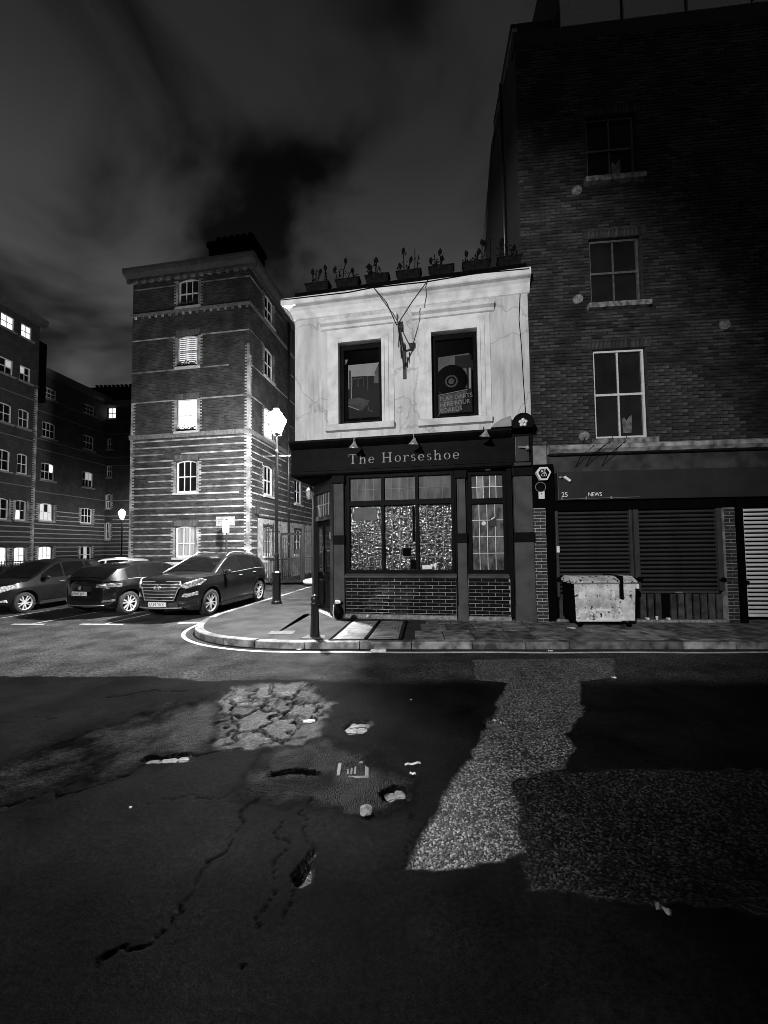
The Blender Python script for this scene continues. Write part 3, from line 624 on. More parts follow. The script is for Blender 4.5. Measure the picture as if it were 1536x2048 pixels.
# ================================================================ the tall brick building with the shuttered shop
shop = thing('brick_building', 'tall dark sooty brick building with a shuttered newsagent at street level right of the pub', 'building', (3.285, 8.754, 0), R(-5))
XR = 9.5; ZT = 14.15
SW = [(1.54, 2.70, 4.22, 6.28), (1.54, 2.68, 7.34, 8.90), (1.56, 2.68, 10.33, 11.87), (6.6, 7.7, 4.22, 6.28), (6.6, 7.7, 7.34, 8.90), (6.6, 7.7, 10.33, 11.87)]
m = MB(); wall_cells(m, 0, XR, 4.08, ZT, SW, 0, .2)
m.add([(0, 0, 0), (0, 4.3, 0), (0, 4.3, 12.4), (0, 2.6, ZT), (0, 0, ZT)], [(0, 1, 2, 3, 4)]); m.add([(XR, 0, 0), (XR, 4.3, 0), (XR, 4.3, 12.4), (XR, 2.6, ZT), (XR, 0, ZT)], [(4, 3, 2, 1, 0)]); m.quad((0, 4.3, 0), (XR, 4.3, 0), (XR, 4.3, 12.4), (0, 4.3, 12.4)); m.quad((0, 2.6, ZT), (XR, 2.6, ZT), (XR, 4.3, 12.4), (0, 4.3, 12.4))
m.quad((0, 0, ZT), (XR, 0, ZT), (XR, 2.6, ZT), (0, 2.6, ZT))
wall = m.build('wall', MORTAR, shop, fix=False)
# bricks laid one by one: 300 as parts (the lit ones nearest the pub), the rest joined
BL, BH, BG = .235, .0775, .008
bricks = []
def hit(x0, x1, z0, z1, hs):
    return any(x0 < h[1] and x1 > h[0] and z0 < h[3] and z1 > h[2] for h in hs)
LINT = [(w_[0] - .12, w_[1] + .12, w_[3], w_[3] + .235) for w_ in SW] + [(w_[0] - .1, w_[1] + .14, w_[2] - .17, w_[2]) for w_ in SW]
row = 0; z = 4.13
while z + BH < ZT - .05:
    x = .004 - (BL / 2 if row % 2 else 0)
    while x < XR - .03:
        a, b = max(x, .15 if z < 8.3 else .004), min(x + BL - BG, XR)
        for h in SW + LINT:            # clip at the openings
            if z + BH - BG > h[2] + .01 and z < h[3] - .01:
                if a < h[0] < b and b > h[0]: b = h[0] - .004 if a < h[0] - .03 else a
                elif a < h[1] < b: a = h[1] + .004
                elif a >= h[0] - .001 and b <= h[1] + .001: b = a
        if b - a > .035: bricks.append((a, b, z, z + BH - BG))
        x += BL
    z += BH; row += 1
def brick_me(W_, H_, seed):
    q = MB(); r_ = random.Random(seed); D_ = .014; e_ = .007
    j = lambda: r_.uniform(-.0075, .0075)
    q.add([(0, 0, 0), (W_, 0, 0), (W_, 0, H_), (0, 0, H_), (e_ + j(), -D_ + j(), e_ + j() * .5), (W_ - e_ + j(), -D_ + j(), e_ + j() * .5), (W_ - e_ + j(), -D_ + j(), H_ - e_ + j() * .5), (e_ + j(), -D_ + j(), H_ - e_ + j() * .5)],
          [(4, 5, 6, 7), (0, 1, 5, 4), (1, 2, 6, 5), (2, 3, 7, 6), (3, 0, 4, 7)])
    return q
scored = sorted(bricks, key=lambda b: (b[2] + max(0, b[0] - 3.5) * 1.4))
FULL = {}
for i, (a, b, z0, z1) in enumerate(scored[:300]):
    key = (round(b - a, 2), i % 6)
    if key not in FULL:
        o_ = brick_me(key[0], z1 - z0, i).build('brick', SOOT, wall, fix=False); FULL[key] = o_.data; bpy.data.objects.remove(o_)
    inst(FULL[key], 'brick', wall, Tr(a, -.0 - rng.random() * .011, z0))
def brick_rest(lst, mm, name, parent, T=None):
    q = MB(T)
    for i, (a, b, z0, z1) in enumerate(lst):
        s = brick_me(b - a, z1 - z0, i); dy = -.0 - rng.random() * .011
        q.add([(v[0] + a, v[1] + dy, v[2] + z0) for v in s.v], s.f)
    return stuff(q.build(name, mm, parent, fix=False))
SOOT2 = brick_mat('sooty_brick_faces', 'X', .004, .05, .008, dirt=.95)
SOOT2.node_tree.nodes['Brick Texture'].inputs['Brick Width'].default_value = .235; SOOT2.node_tree.nodes['Brick Texture'].inputs['Row Height'].default_value = .0775
brick_rest(scored[300:], SOOT2, 'brickwork', wall)
# flat soldier arches and sills
for (x0, x1, z0, z1) in SW:
    n = 16
    for k in range(n):
        a = x0 - .12 + (x1 - x0 + .24) * k / n; b = x0 - .12 + (x1 - x0 + .24) * (k + 1) / n - .008
        o_ = brick_me(b - a, .225, k).build('brick', SOOT, wall, fix=False); o_.matrix_basis = Tr(a, -.002, z1 + .004)
    MB().prism([(.1, z0 - .16), (-.13, z0 - .14), (-.14, z0 - .03), (-.02, z0), (.1, z0)], 'x', x0 - .08, x1 + .12).build('window_sill', mat('peeling_sill', .05, .26, 9, rough=.8), shop, bevel=.005)
DIMF = mat('shaded_sash_paint', .045, .10, 10, rough=.6)  # weaker light on these frames is put into their paint
for k, (x0, x1, z0, z1) in enumerate(SW):
    f = sash(shop, None, x0 + .02, x1 - .02, z0 + .002, z1 - .002, y=.14, cols=2, frame=(WHITEF if k == 0 else DIMF), fw=.045, bw=.03)
    if k in (0, 2): # something pale standing behind the lower right pane
        m = MB(); zb = z0 + .14
        m.prism([(x1 - .50, zb), (x1 - .32, zb), (x1 - .30, zb + .42), (x1 - .36, zb + .38), (x1 - .42, zb + .28), (x1 - .46, zb + .36), (x1 - .51, zb + .34)], 'y', .118, .124)
        m.build('curtain_end', mat('limp_curtain', .06, .16, 12, rough=.8), f)
# parapet, roof storey with pale cladding, flank coping
MB().box(-.03, XR, -.03, .25, ZT - .35, ZT).build('parapet', mat('black_parapet', .012, .02, 4, rough=.9), shop)
MB().add([(-.06, -.05, ZT), (-.06, 2.62, ZT), (-.06, 4.35, 12.38), (.05, 4.35, 12.38), (.05, 2.62, ZT), (.05, -.05, ZT), (-.06, -.05, ZT + .1), (-.06, 2.66, ZT + .1), (-.06, 4.42, 12.46), (.05, 4.42, 12.46), (.05, 2.66, ZT + .1), (.05, -.05, ZT + .1)], [(0, 1, 7, 6), (1, 2, 8, 7), (2, 3, 9, 8), (6, 7, 10, 11), (7, 8, 9, 10), (0, 6, 11, 5), (0, 5, 4, 1), (1, 4, 3, 2)]).build('coping', mat('flank_coping', .14, .2, 4, rough=.8), shop)
MB().box(0, 1.0, .3, 2.5, ZT, ZT + .7).build('roof_stack', ROOFM, shop)
CLAD = mat('pale_cladding', .3, .4, 30, rough=.9)
rs = MB().box(1.06, XR, .02, 2.2, ZT + .002, ZT + 3).build('roof_storey', ROOFM, shop)
for k in range(6): MB().box(1.08 + k * 1.42, 1.08 + k * 1.42 + 1.34, -.04, .018, ZT + .01, ZT + 2.9).build('cladding_panel', CLAD, rs)
# flank chimney breast silhouette and flue parts over the pub roof

m = MB(); m.tube([(-.2, 2.6, 8.2), (-.2, 2.6, 9.5), (-.16, 2.4, 9.7)], .06, 8); m.build('flue_pipe', STEEL, shop, smooth=True)
m = MB(); m.tube([(-.12, 1.0, 8.2), (-.12, 1.0, ZT)], .045, 8); m.build('rain_pipe', IRON, shop, smooth=True)
# ---- street level
m = MB(); m.prism([(.3, 3.86), (-.16, 3.88), (-.24, 3.95), (-.25, 4.03), (-.12, 4.08), (.1, 4.1)], 'x', .46, XR); m.build('shop_cornice', mat('peeling_cornice', .1, .42, 5, detail=8, rough=.8, bump=.6, bscale=18, bdist=.015), shop)
MB().box(.0, .44, -.04, .2, 3.66, 4.1).build('corner_block', mat('pale_corner_stone', .12, .24, 5, rough=.8, bump=.4), shop, bevel=.01)
MB().box(.0, XR, .04, .4, 3.45, 3.87).build('fascia_box', mat('sooty_timber', .012, .05, 3, detail=8, rough=.8, bump=.4, bscale=20), shop)
sg = MB().box(.63, XR, -.14, .1, 2.82, 3.46).build('sign_board', mat('grey_sign_panel', .014, .02, 3, rough=.5), shop, bevel=.01)
LETTER = mat('white_sign_letter', .8, .85, 20, rough=.5)
text('25', .15, LETTER, 'number', sg, Tr(.70, -.142, 2.90) @ FACE, .003, .95)
text('NEWS', .125, LETTER, 'lettering', sg, Tr(1.27, -.142, 2.90) @ FACE, .004, .85)
m = MB(); m.tube([(.70, -.17, 2.84), (1.2, -.165, 2.85), (2.35, -.165, 2.86)], .009, 6)
for q in (.70, 1.22, 1.75): m.lathe([(.02, -.025), (.03, 0), (.012, .04)], 8, Tr(q, -.17, 2.85))
m.build('sign_rail', STEEL, sg)
MB().box(.57, XR, -.03, .3, 2.60, 2.815).build('shutter_box', BLACKM, shop)
SLAT = mat('dark_shutter_steel', .04, .055, 3, rough=.42, spec=.5, metal=.2); SLATW = mat('pale_shutter_steel', .75, .85, 4, rough=.4)
def shutter(x0, x1, z0, z1, mm, guide, foot=True, gm=None, ps=.093):
    g_ = MB().box(x0 + guide, x1 - guide, .06, .09, z0, z1).build('roller_shutter', BLACKM, shop)  # black sheet puts the shade between the slats into colour
    n = int(round((z1 - z0) / ps)); h = (z1 - z0) / n
    me = None
    for k in range(n):
        if me is None:
            q = MB(); q.prism([(.002, h * .10), (-.016, h * .12), (-.038, h * .30), (-.042, h * .50), (-.030, h * .66), (-.004, h * .74), (.002, h * .74)], 'x', 0, x1 - x0 - 2 * guide); o_ = q.build('slat', mm, g_); me = o_.data; bpy.data.objects.remove(o_)
        inst(me, 'slat', g_, Tr(x0 + guide, .06, z0 + k * h) @ Matrix.Rotation(rng.uniform(-.012, .012), 4, 'X'))
    for a in (x0, x1 - guide): MB().box(a, a + guide, -.02, .1, z0, z1 + .002).build('guide_rail', gm or mm, g_, bevel=.004)
    if foot: MB().box(x0 + guide, x1 - guide, .02, .085, z0 - .06, z0 - .002).build('bottom_bar', mm, g_)
    return g_
s1 = shutter(.60, 2.24, .66, 2.598, SLAT, .055); s2 = shutter(2.28, 4.10, .80, 2.598, SLAT, .10)
MB().box(3.1, 3.24, .0, .02, .745, .775).build('shutter_handle', STEEL, s2)
s3 = shutter(4.46, 8.6, .30, 2.598, SLATW, .085, True, SLATW)
for (sh, x, z) in ((s1, 2.20, 1.06), (s1, .63, 1.06), (s2, 2.34, 1.06), (s2, 4.06, 1.04), (s3, 4.50, .98)):
    MB().prism([(x - .07, z), (x, z + .05), (x + .07, z + .02), (x + .05, z - .05), (x - .04, z - .05)], 'y', -.06, .0).build('shutter_lock', BLACKM, sh)
MB().box(.60, .66, -.04, -.018, 1.66, 1.80).build('white_plate', PLASTIC, s1)
m = MB().box(.6, 4.12, .10, .2, .1, .8).build('riser_backing', BLACKM, shop)
for k in range(22):
    x = .66 + k * .158
    if k in (10, 14): continue
    MB().box(x, x + .11, .05, .1, .17, .72 + .02 * (k % 3)).build('riser_board', mat('grey_riser_board', .012, .05, 6, rough=.7, objrand=.4), m, bevel=.006)
MB().box(.55, 4.4, -.05, .2, .1, .17).build('shop_step', STONE, shop, bevel=.01)
MB().box(4.34, 4.46, -.12, .2, .1, 3.46).build('black_post', BLACKM, shop)
MB().box(.0, XR, .30, .5, 0, 3.5).build('back_lining', BLACKM, shop)
# brick piers with pale joints
def pier(x0, x1, z0, z1, jm, bmat):
    p = MB().box(x0, x1, -.06, .3, z0, z1).build('pier', jm, shop)
    r_ = 0; z = z0 + .006
    while z < z1 - .05:
        x = x0 + .004 - (.115 if r_ % 2 else 0)
        while x < x1 - .03:
            a, b = max(x, x0 + .004), min(x + .222, x1 - .004)
            if b - a > .03:
                o_ = brick_me(b - a, .062, r_).build('brick', bmat, p, fix=False); o_.matrix_basis = Tr(a, -.061, z)
            x += .232
        z += .0745; r_ += 1
DBR = mat('dark_painted_brick', .012, .03, 9, rough=.5, bump=.4, bscale=40, objrand=.3)
pier(.02, .37, .12, 2.66, mat('pale_joint', .3, .5, 8, rough=.8), DBR)
MB().box(.37, .565, -.03, .3, .12, 3.45).build('black_side_post', BLACKM, shop)
MB().box(.0, .565, -.07, .28, 2.665, 3.658).build('dark_pier_head', BLACKM, shop)
pier(4.11, 4.335, .12, 2.6, mat('grimy_joint', .12, .3, 5, rough=.8), DBR)
# pattress plates
for (x, z) in ((1.31, 10.08), (1.25, 7.48), (1.28, 4.29), (4.36, 6.68)):
    m = MB(); m.lathe([(.001, 0), (.03, .03), (.05, .02), (.10, .012), (.112, .03), (.118, 0), (.001, 0)], 20, Tr(x, -.012, z) @ Matrix.Rotation(R(90), 4, 'X')); m.build('pattress_plate', mat('rusty_plate', .1, .26, 9, rough=.7), shop, smooth=False)
# trailing cables over the cornice
for (x0, x1) in ((1.3, 1.28), (1.9, 1.5), (2.2, 1.85)):
    MB().tube([(x0, -.02, 4.25), (x0 - .1, -.14, 4.12), (x1 + .1, -.27, 4.0), (x1 - .15, -.2, 3.8), (x1 - .2, .0, 3.6)], .008, 5).build('cable', BLACKM, shop)
MB().tube([(.03, -.02, 4.6), (.0, -.05, 4.4), (-.03, -.05, 4.0), (-.02, -.06, 3.4)], .01, 5).build('cable', GREYP, shop)
SM = Tr(3.285, 8.754, 0) @ Matrix.Rotation(R(-5), 4, 'Z')
# ---- fittings on the pier and sign
t = thing('alarm_box', 'white rimmed hexagonal alarm box with dark lettered face on the pier between pub and shop', 'alarm box'); t.matrix_world = SM @ Tr(.32, -.13, 3.44)
hexp = lambda r_, s=1: [(-.5 * r_, r_ * .8), (.5 * r_, r_ * .8), (r_ * .96, .1 * r_), (.45 * r_, -.95 * r_), (-.45 * r_, -.95 * r_), (-.96 * r_, .1 * r_)]
MB().prism(hexp(.17), 'y', -.06, .06).build('casing', PLASTIC, t, bevel=.008)
fc = MB().prism([(x * 1, z - .005) for x, z in hexp(.125)], 'y', -.064, -.055).build('face', BLACK, t)
text('AE', .105, PLASTIC, 'lettering', t, Tr(-.075, -.067, .005) @ FACE, .002, .95); text('CO', .095, PLASTIC, 'lettering', t, Tr(-.065, -.067, -.075) @ FACE, .002, .9)
t = thing('round_plate', 'dark round plate with a thin pale rim below the hexagonal alarm box', 'plate'); t.matrix_world = SM @ Tr(.27, -.075, 3.14) @ Matrix.Rotation(R(90), 4, 'X')
MB().lathe([(.001, 0), (.105, 0), (.105, .012), (.001, .012)], 28).build('disc', BLACK, t); MB().lathe([(.105, -.002), (.116, -.002), (.116, .018), (.105, .018), (.105, -.002)], 28, cap=False).build('rim', STEEL, t)
t = thing('notice', 'small white notice with a faint mark fixed under the round plate on the dark pier', 'notice'); t.matrix_world = SM @ Tr(.29, -.078, 2.96)
MB().box(-.065, .065, -.006, 0, -.085, .085).build('sheet', PLASTIC, t); MB().box(-.015, .015, -.0075, -.0062, .015, .04).build('mark', GREYP, t); MB().box(-.03, .03, -.0075, -.0062, -.03, -.02).build('mark', GREYP, t)
t = thing('security_camera', 'small white tilted security camera above the left end of the newsagent sign', 'security camera'); t.matrix_world = SM @ Tr(.80, -.2, 3.30)
MB().obox(Matrix.Rotation(R(38), 4, 'Y'), -.07, .10, -.03, .03, -.028, .028).build('camera_body', PLASTIC, t, bevel=.01)
m = MB(); m.tube([(-.07, .02, .04), (-.12, .04, .05), (-.12, .14, .05)], .014, 6); m.lathe([(.04, -.02), (.04, .01), (.015, .04)], 10, Tr(-.12, .02, .03)); m.build('camera_bracket', STEEL, t)
# ================================================================ banded corner block of flats
tow = thing('flats', 'five storey banded brick block of flats on the corner behind the street lamp', 'building', (-12.4, 18.68, 0), R(-9))
TWX = 6.25; TWD = 14.0; TH = 15.5
WINZ = [(1.41, 2.90), (4.48, 6.04), (7.44, 9.02), (10.60, 12.16), (13.58, 14.98)]
TS = Matrix(((0, -1, 0, TWX), (1, 0, 0, 0), (0, 0, 1, 0), (0, 0, 0, 1)))
FW = [(2.50, 3.58, a, b) for a, b in WINZ]
SWN = [(1.52, 2.52, a, b) for a, b in WINZ] + [(5.5, 6.6, a, b) for a, b in WINZ] + [(9.5, 10.5, a, b) for a, b in WINZ]
m = MB(); wall_cells(m, 0, TWX, 0, TH, FW, 0, .16); fw_ = m.build('front_wall', BRF, tow, fix=False)
m = MB(TS); wall_cells(m, 0, TWD, 0, TH, SWN, 0, .16); m.T = None
m.quad((0, 0, 0), (0, 0, TH), (0, TWD, TH), (0, TWD, 0)); m.quad((0, TWD, 0), (TWX, TWD, 0), (TWX, TWD, TH), (0, TWD, TH)); m.quad((0, 0, TH), (TWX, 0, TH), (TWX, TWD, TH), (0, TWD, TH))
swl = m.build('side_wall', BRS, tow, fix=False)
m = MB(TS); wall_cells(m, .78, TWD, .08, 3.28, [(1.4, 2.64, 1.3, 3.0), (5.38, 6.72, 1.3, 3.0), (9.38, 10.62, 1.3, 3.0)], -.0085, .0085); m.build('painted_lower_wall', PAINTW, tow, fix=False)
litmap = {2: LITW, 3: LITB}
for k, (a, b) in enumerate(WINZ):
    g = litmap.get(k, GLASSD)
    if k == 0: g = CURTAIN
    f = sash(tow, None, 2.50, 3.58, a, b, y=.12, cols=3, glass=g, arch=.0 if k in (2,) else .1, archmat=BRF, sill=mat('stone_sill', .4, .5, 9, rough=.8), fw=.07, bw=.03, split=.5 if k else .45, slats=14 if k == 3 else 0)
    s = sash(tow, TS, 1.52, 2.52, a, b, y=.12, cols=2, glass=[LITW, LITW, LITW, LITD] if k == 2 else (CURTAIN if k == 0 else GLASSD), arch=.1, archmat=BRS, sill=MATS['stone_sill'], fw=.09, bw=.03)
    if k < 3:
        sash(tow, TS, 5.5, 6.6, a, b, y=.12, cols=2, glass=GLASSD, arch=.1, archmat=BRS, sill=MATS['stone_sill'], fw=.08, bw=.03)
        sash(tow, TS, 9.5, 10.5, a, b, y=.12, cols=2, glass=GLASSD, arch=.1, archmat=BRS, sill=MATS['stone_sill'], fw=.08, bw=.03)
# window boxes with little plants on three sills
for k in (2, 3, 4):
    a, b = WINZ[k]
    wb = thing('window_box', ('low planting in front of the brightly lit front window of the banded flats', 'dark window box under the shuttered lit window of the banded flats', 'small pots on the topmost front sill of the banded flats')[k - 2], 'window box', group='window boxes on the flats'); wb.matrix_world = tow.matrix_basis if False else Tr(-12.4, 18.68, 0) @ Matrix.Rotation(R(-9), 4, 'Z')
    MB().box(2.55, 3.5, -.08, .04, a, a + .1).build('box', TERRA, wb)
    lf = MB()
    for q in range(46):
        x, y, z = rng.uniform(2.55, 3.5), rng.uniform(-.08, .04), a + .1 + abs(rng.gauss(0, .08)); s_ = rng.uniform(.02, .045)
        lf.add([(x - s_, y, z), (x, y - s_, z + s_), (x + s_, y, z + s_ * .5), (x, y + s_, z - s_ * .3)], [(0, 1, 2, 3)])
    stuff(lf.build('foliage', LEAF, wb, fix=False))
# light string bands of brick
bz = [14.70, 12.10, 10.48, 8.97, 7.02, 6.70]; z = 6.35
while z > 1.3: bz.append(z); z -= .325
def bands(T, x1, wins, parent, stop):
    for z in bz:
        seg = [(0.0, x1)]
        for w_ in wins:
            if z + .07 > w_[2] - .02 and z < w_[3] + .28 and w_[3] < 15:
                seg = [q for (a, b) in seg for q in ((a, min(b, w_[0] - .12)), (max(a, w_[1] + .12), b)) if q[1] - q[0] > .1]
        for a, b in seg:
            a += .02; b -= .02
            while b - a > .05:
                c = min(b, a + rng.uniform(.7, 2.6)); c = b if b - c < .4 else c; dz = rng.uniform(-.004, .004)
                if rng.random() > .06: MB(T).box(a, c - .004, -.004 - rng.random() * .004, .02, z + dz, z + .066 + dz).build('brick_band', LBRICK, parent)
                a = c
bands(None, TWX, FW, fw_, 0); bands(TS, TWD, SWN, swl, 0)
def quoins(T, x0, dirn, z0, z1, parent):
    q = MB(T); z = z0; k = 0
    while z < z1 - .07:
        ln = .24 if k % 2 else .13
        a, b = (x0, x0 + ln) if dirn > 0 else (x0 - ln, x0)
        q.box(a, b, -.005, .02, z + .004, z + .071); z += .075; k += 1
    return stuff(q.build('quoin_bricks', LBRICK, parent))
quoins(None, .0, 1, 1.2, 9, fw_); quoins(None, TWX, -1, 1.2, 11.5, fw_); quoins(TS, 0, 1, 1.2, 11.0, swl)
for (a, b) in WINZ:
    quoins(None, 2.50, -1, a, b, fw_); quoins(None, 3.58, 1, a, b, fw_); quoins(TS, 1.52, -1, a, b, swl); quoins(TS, 2.52, 1, a, b, swl)
    MB().prism([(2.38, b + .26), (2.5, b - .08), (3.58, b - .08), (3.7, b + .26)], 'y', -.004, .0).build('window_arch', mat('red_rubber_brick', .07, .1, 9, rough=.8), fw_) if a > 20 else None
    n = 9
    for k in range(n):   # gauged brick voussoirs over each front window
        x = 2.44 + k * .1333
        MB().prism([(x, b + .005), (x + .127, b + .005), (x + .127 + (k - 4) * .012, b + .27), (x + (k - 4) * .012, b + .27)], 'y', -.004, .03).build('brick', mat('rubbed_brick', .06, .11, 9, rough=.8, objrand=.25), fw_)
# plinth, string courses, dentils, cornice
SC = mat('string_course', .10, .2, 9, rough=.8)
for (z0, z1, p) in ((1.08, 1.2, .05), (7.18, 7.32, .05), (7.32, 7.38, .08), (13.34, 13.48, .07)):
    MB().box(-p, TWX + p, -p, 0, z0, z1).build('string_course', SC if z0 > 2 else MATS['stone_sill'], tow); MB(TS).box(.0, TWD, -p, 0, z0, z1).build('string_course', SC if z0 > 2 else MATS['stone_sill'], tow)
for k in range(17):
    MB().box(.15 + k * .37, .25 + k * .37, -.07, 0, 13.22, 13.335).build('dentil', LBRICK, tow)
MB().prism([(.02, 15.1), (-.05, 15.12), (-.08, 15.3), (-.3, 15.42), (-.34, 15.55), (-.34, 15.68), (.02, 15.75)], 'x', -.34, TWX + .34).build('cornice', mat('dark_cornice', .05, .08, 5, rough=.8), tow)
MB(TS).prism([(.02, 15.1), (-.05, 15.12), (-.08, 15.3), (-.3, 15.42), (-.34, 15.55), (-.34, 15.68), (.02, 15.75)], 'x', 0.003, TWD).build('cornice', MATS['dark_cornice'], tow)
for k in range(14): MB().box(.1 + k * .45, .28 + k * .45, -.16, -.04, 15.0, 15.12).build('bracket_block', mat('dim_block', .12, .16, 9), tow)
# mansard-low roof and chimney with pots
m = MB(); m.add([(-.1, -.1, 15.7), (TWX + .1, -.1, 15.7), (TWX + .1, TWD, 15.7), (-.1, TWD, 15.7), (1.2, 1.3, 16.3), (TWX - 1.2, 1.3, 16.3), (TWX - 1.2, TWD, 16.3), (1.2, TWD, 16.3)], [(0, 1, 5, 4), (1, 2, 6, 5), (2, 3, 7, 6), (3, 0, 4, 7), (4, 5, 6, 7)])
rf = m.build('roof', ROOFM, tow)
st = MB().box(3.50, 5.95, .9, 2.1, 15.75, 17.35).build('chimney', BLACKM, rf)
MB().box(3.42, 6.03, .82, 2.18, 17.2, 17.45).build('chimney_cap', BLACKM, rf)
for k in range(6): MB().lathe([(.15, 0), (.13, .35), (.16, .42), (.16, .5), (.10, .5)], 10, Tr(3.85 + k * .35, 1.3, 17.42)).build('chimney_pot', BLACKM, rf)
# rain pipe down the side, conduit, little wall boxes
MB(TS).tube([(4.3, -.12, .1), (4.3, -.12, 14.9)], .075, 8).build('rain_pipe', IRON, tow, smooth=True)
for z in (2, 4, 6, 8, 10, 12): MB(TS).lathe([(.1, 0), (.1, .08)], 8, Tr(4.3, -.12, z)).build('pipe_collar', IRON, tow)
MB(TS).tube([(.75, -.04, 1.2), (.75, -.04, 3.32), (4.2, -.04, 3.3), (9, -.04, 3.3)], .02, 5).build('conduit', IRON, tow)
MB(TS).box(.55, .72, -.16, 0, 3.45, 3.8).build('junction_box', GREYP, tow); MB(TS).tube([(.5, -.12, 3.9), (.46, -.12, 3.45), (.62, -.18, 3.4)], .025, 6).build('bracket', IRON, tow)
MB(TS).box(.5, .56, -.12, 0, 5.55, 5.62).build('bracket', IRON, tow)
# white plate on the front wall
t = thing('street_name_plate', 'pale blank-looking street name plate on the front of the banded flats beside its corner', 'sign'); t.matrix_world = Tr(-12.4, 18.68, 0) @ Matrix.Rotation(R(-9), 4, 'Z')
MB().box(4.63, 5.56, -.045, -.012, 2.88, 3.30).build('plate', mat('weathered_plate', .25, .35, 9, rough=.6), t)
for k in range(3): MB().box(4.72, 5.2 - k * .1, -.048, -.0455, 3.17 - k * .09, 3.19 - k * .09).build('faint_line', GREYP, t)
# parking sign post
t = thing('parking_sign', 'small white parking sign on a dark post in front of the banded flats', 'sign', (-7.0, 17.05, 0), R(-4))
MB().tube([(0, .03, 0), (0, .03, 3.12)], .042, 8).build('post', IRON, t); MB().box(-.15, .15, -.04, -.02, 2.52, 3.08).build('plate', WHITE, t, bevel=.006)
for k in range(4): MB().box(-.09, .09 - .02 * (k % 2), -.043, -.0405, 2.88 - k * .08, 2.90 - k * .08).build('print_line', GREYP, t)
MB().lathe([(.001, 0), (.03, 0), (.03, .002), (.001, .002)], 10, Tr(0, -.041, 2.99) @ Matrix.Rotation(R(90), 4, 'X')).build('print_roundel', GREYP, t)

# ================================================================ railings and gate across the yard
FM = Tr(-5.2, 19.3, 0) @ Matrix.Rotation(R(-9), 4, 'Z')
def bar_me(h, tip=True):
    q = MB().tube([(0, 0, .1), (0, 0, h)], .014, 5)
    if tip: q.lathe([(.014, 0), (.034, .05), (.02, .09), (.003, .19)], 6, Tr(0, 0, h))
    o_ = q.build('bar', IRON); me = o_.data; bpy.data.objects.remove(o_); return me
BT = bar_me(2.88); BS = bar_me(2.32, False); BLW = bar_me(1.25, False)
fe = thing('yard_fence', 'tall black spiked railing closing the yard right of the barred gate', 'fence'); fe.matrix_world = FM
for z in (.25, 1.3, 2.6): MB().box(1.2, 4.4, -.02, .02, z, z + .045).build('rail', IRON, fe)
for k in range(27): inst(BT, 'bar', fe, Tr(1.26 + k * .12, 0, 0))
MB().box(1.17, 1.25, -.04, .04, 0, 2.95).build('post', IRON, fe)
MB().box(1.35, 1.7, -.03, -.015, 1.55, 1.85).build('dark_plate', IRON, fe)
gt = thing('yard_gate', 'barred black iron gate with heavy top rail behind the street lamp', 'gate'); gt.matrix_world = FM
MB().box(.02, .09, -.03, .03, .1, 2.55).build('gate_frame', IRON, gt); MB().box(1.06, 1.14, -.03, .03, .1, 2.55).build('gate_frame', IRON, gt); MB().box(.09, 1.06, -.03, .03, 2.44, 2.55).build('gate_frame', IRON, gt); MB().box(.09, 1.06, -.03, .03, .1, .2).build('gate_frame', IRON, gt); MB().box(.09, 1.06, -.02, .02, 1.25, 1.32).build('gate_frame', IRON, gt)
for k in range(9): inst(BS, 'bar', gt, Tr(.17 + k * .108, 0, 0))
MB().box(.78, 1.05, -.04, .04, 1.0, 1.75).build('lock_plate', GREYD, gt); MB().box(.82, 1.0, -.045, -.041, 1.35, 1.5).build('lock_label', GREYP, gt)
fl_ = thing('side_fence', 'black spiked railing between the yard gate and the wall of the flats', 'fence'); fl_.matrix_world = FM
for z in (.25, 2.6): MB().box(-.78, -.02, -.02, .02, z, z + .045).build('rail', IRON, fl_)
for k in range(7): inst(BT, 'bar', fl_, Tr(-.74 + k * .12, 0, 0))
ar = thing('area_railing', 'low black railing round the lit side window of the flats', 'railing'); ar.matrix_world = Tr(-12.4, 18.68, 0) @ Matrix.Rotation(R(-9), 4, 'Z')
MB(TS).box(.9, 3.6, -.62, -.58, 1.2, 1.25).build('rail', IRON, ar); MB(TS).box(.9, 3.6, -.62, -.58, .3, .34).build('rail', IRON, ar)
for k in range(20): inst(BLW, 'bar', ar, TS @ Tr(.98 + k * .135, -.6, 0))
# ironwork window guard
g_ = thing('window_guard', 'iron window guard with a curved top over the side ground floor window of the flats', 'window guard'); g_.matrix_world = ar.matrix_world
for k in range(5): MB(TS).tube([(1.5 + k * .26, -.12, 1.35), (1.5 + k * .26, -.12, 2.95 + (.1 if 0 < k < 4 else 0))], .014, 5).build('bar', IRON, g_)
MB(TS).tube([(1.5, -.12, 2.95), (1.76, -.12, 3.07), (2.02, -.12, 3.1), (2.28, -.12, 3.07), (2.54, -.12, 2.95)], .014, 5).build('top_bar', IRON, g_)
MB(TS).tube([(1.5, -.12, 2.8), (2.54, -.12, 2.8)], .014, 5).build('top_bar', IRON, g_)
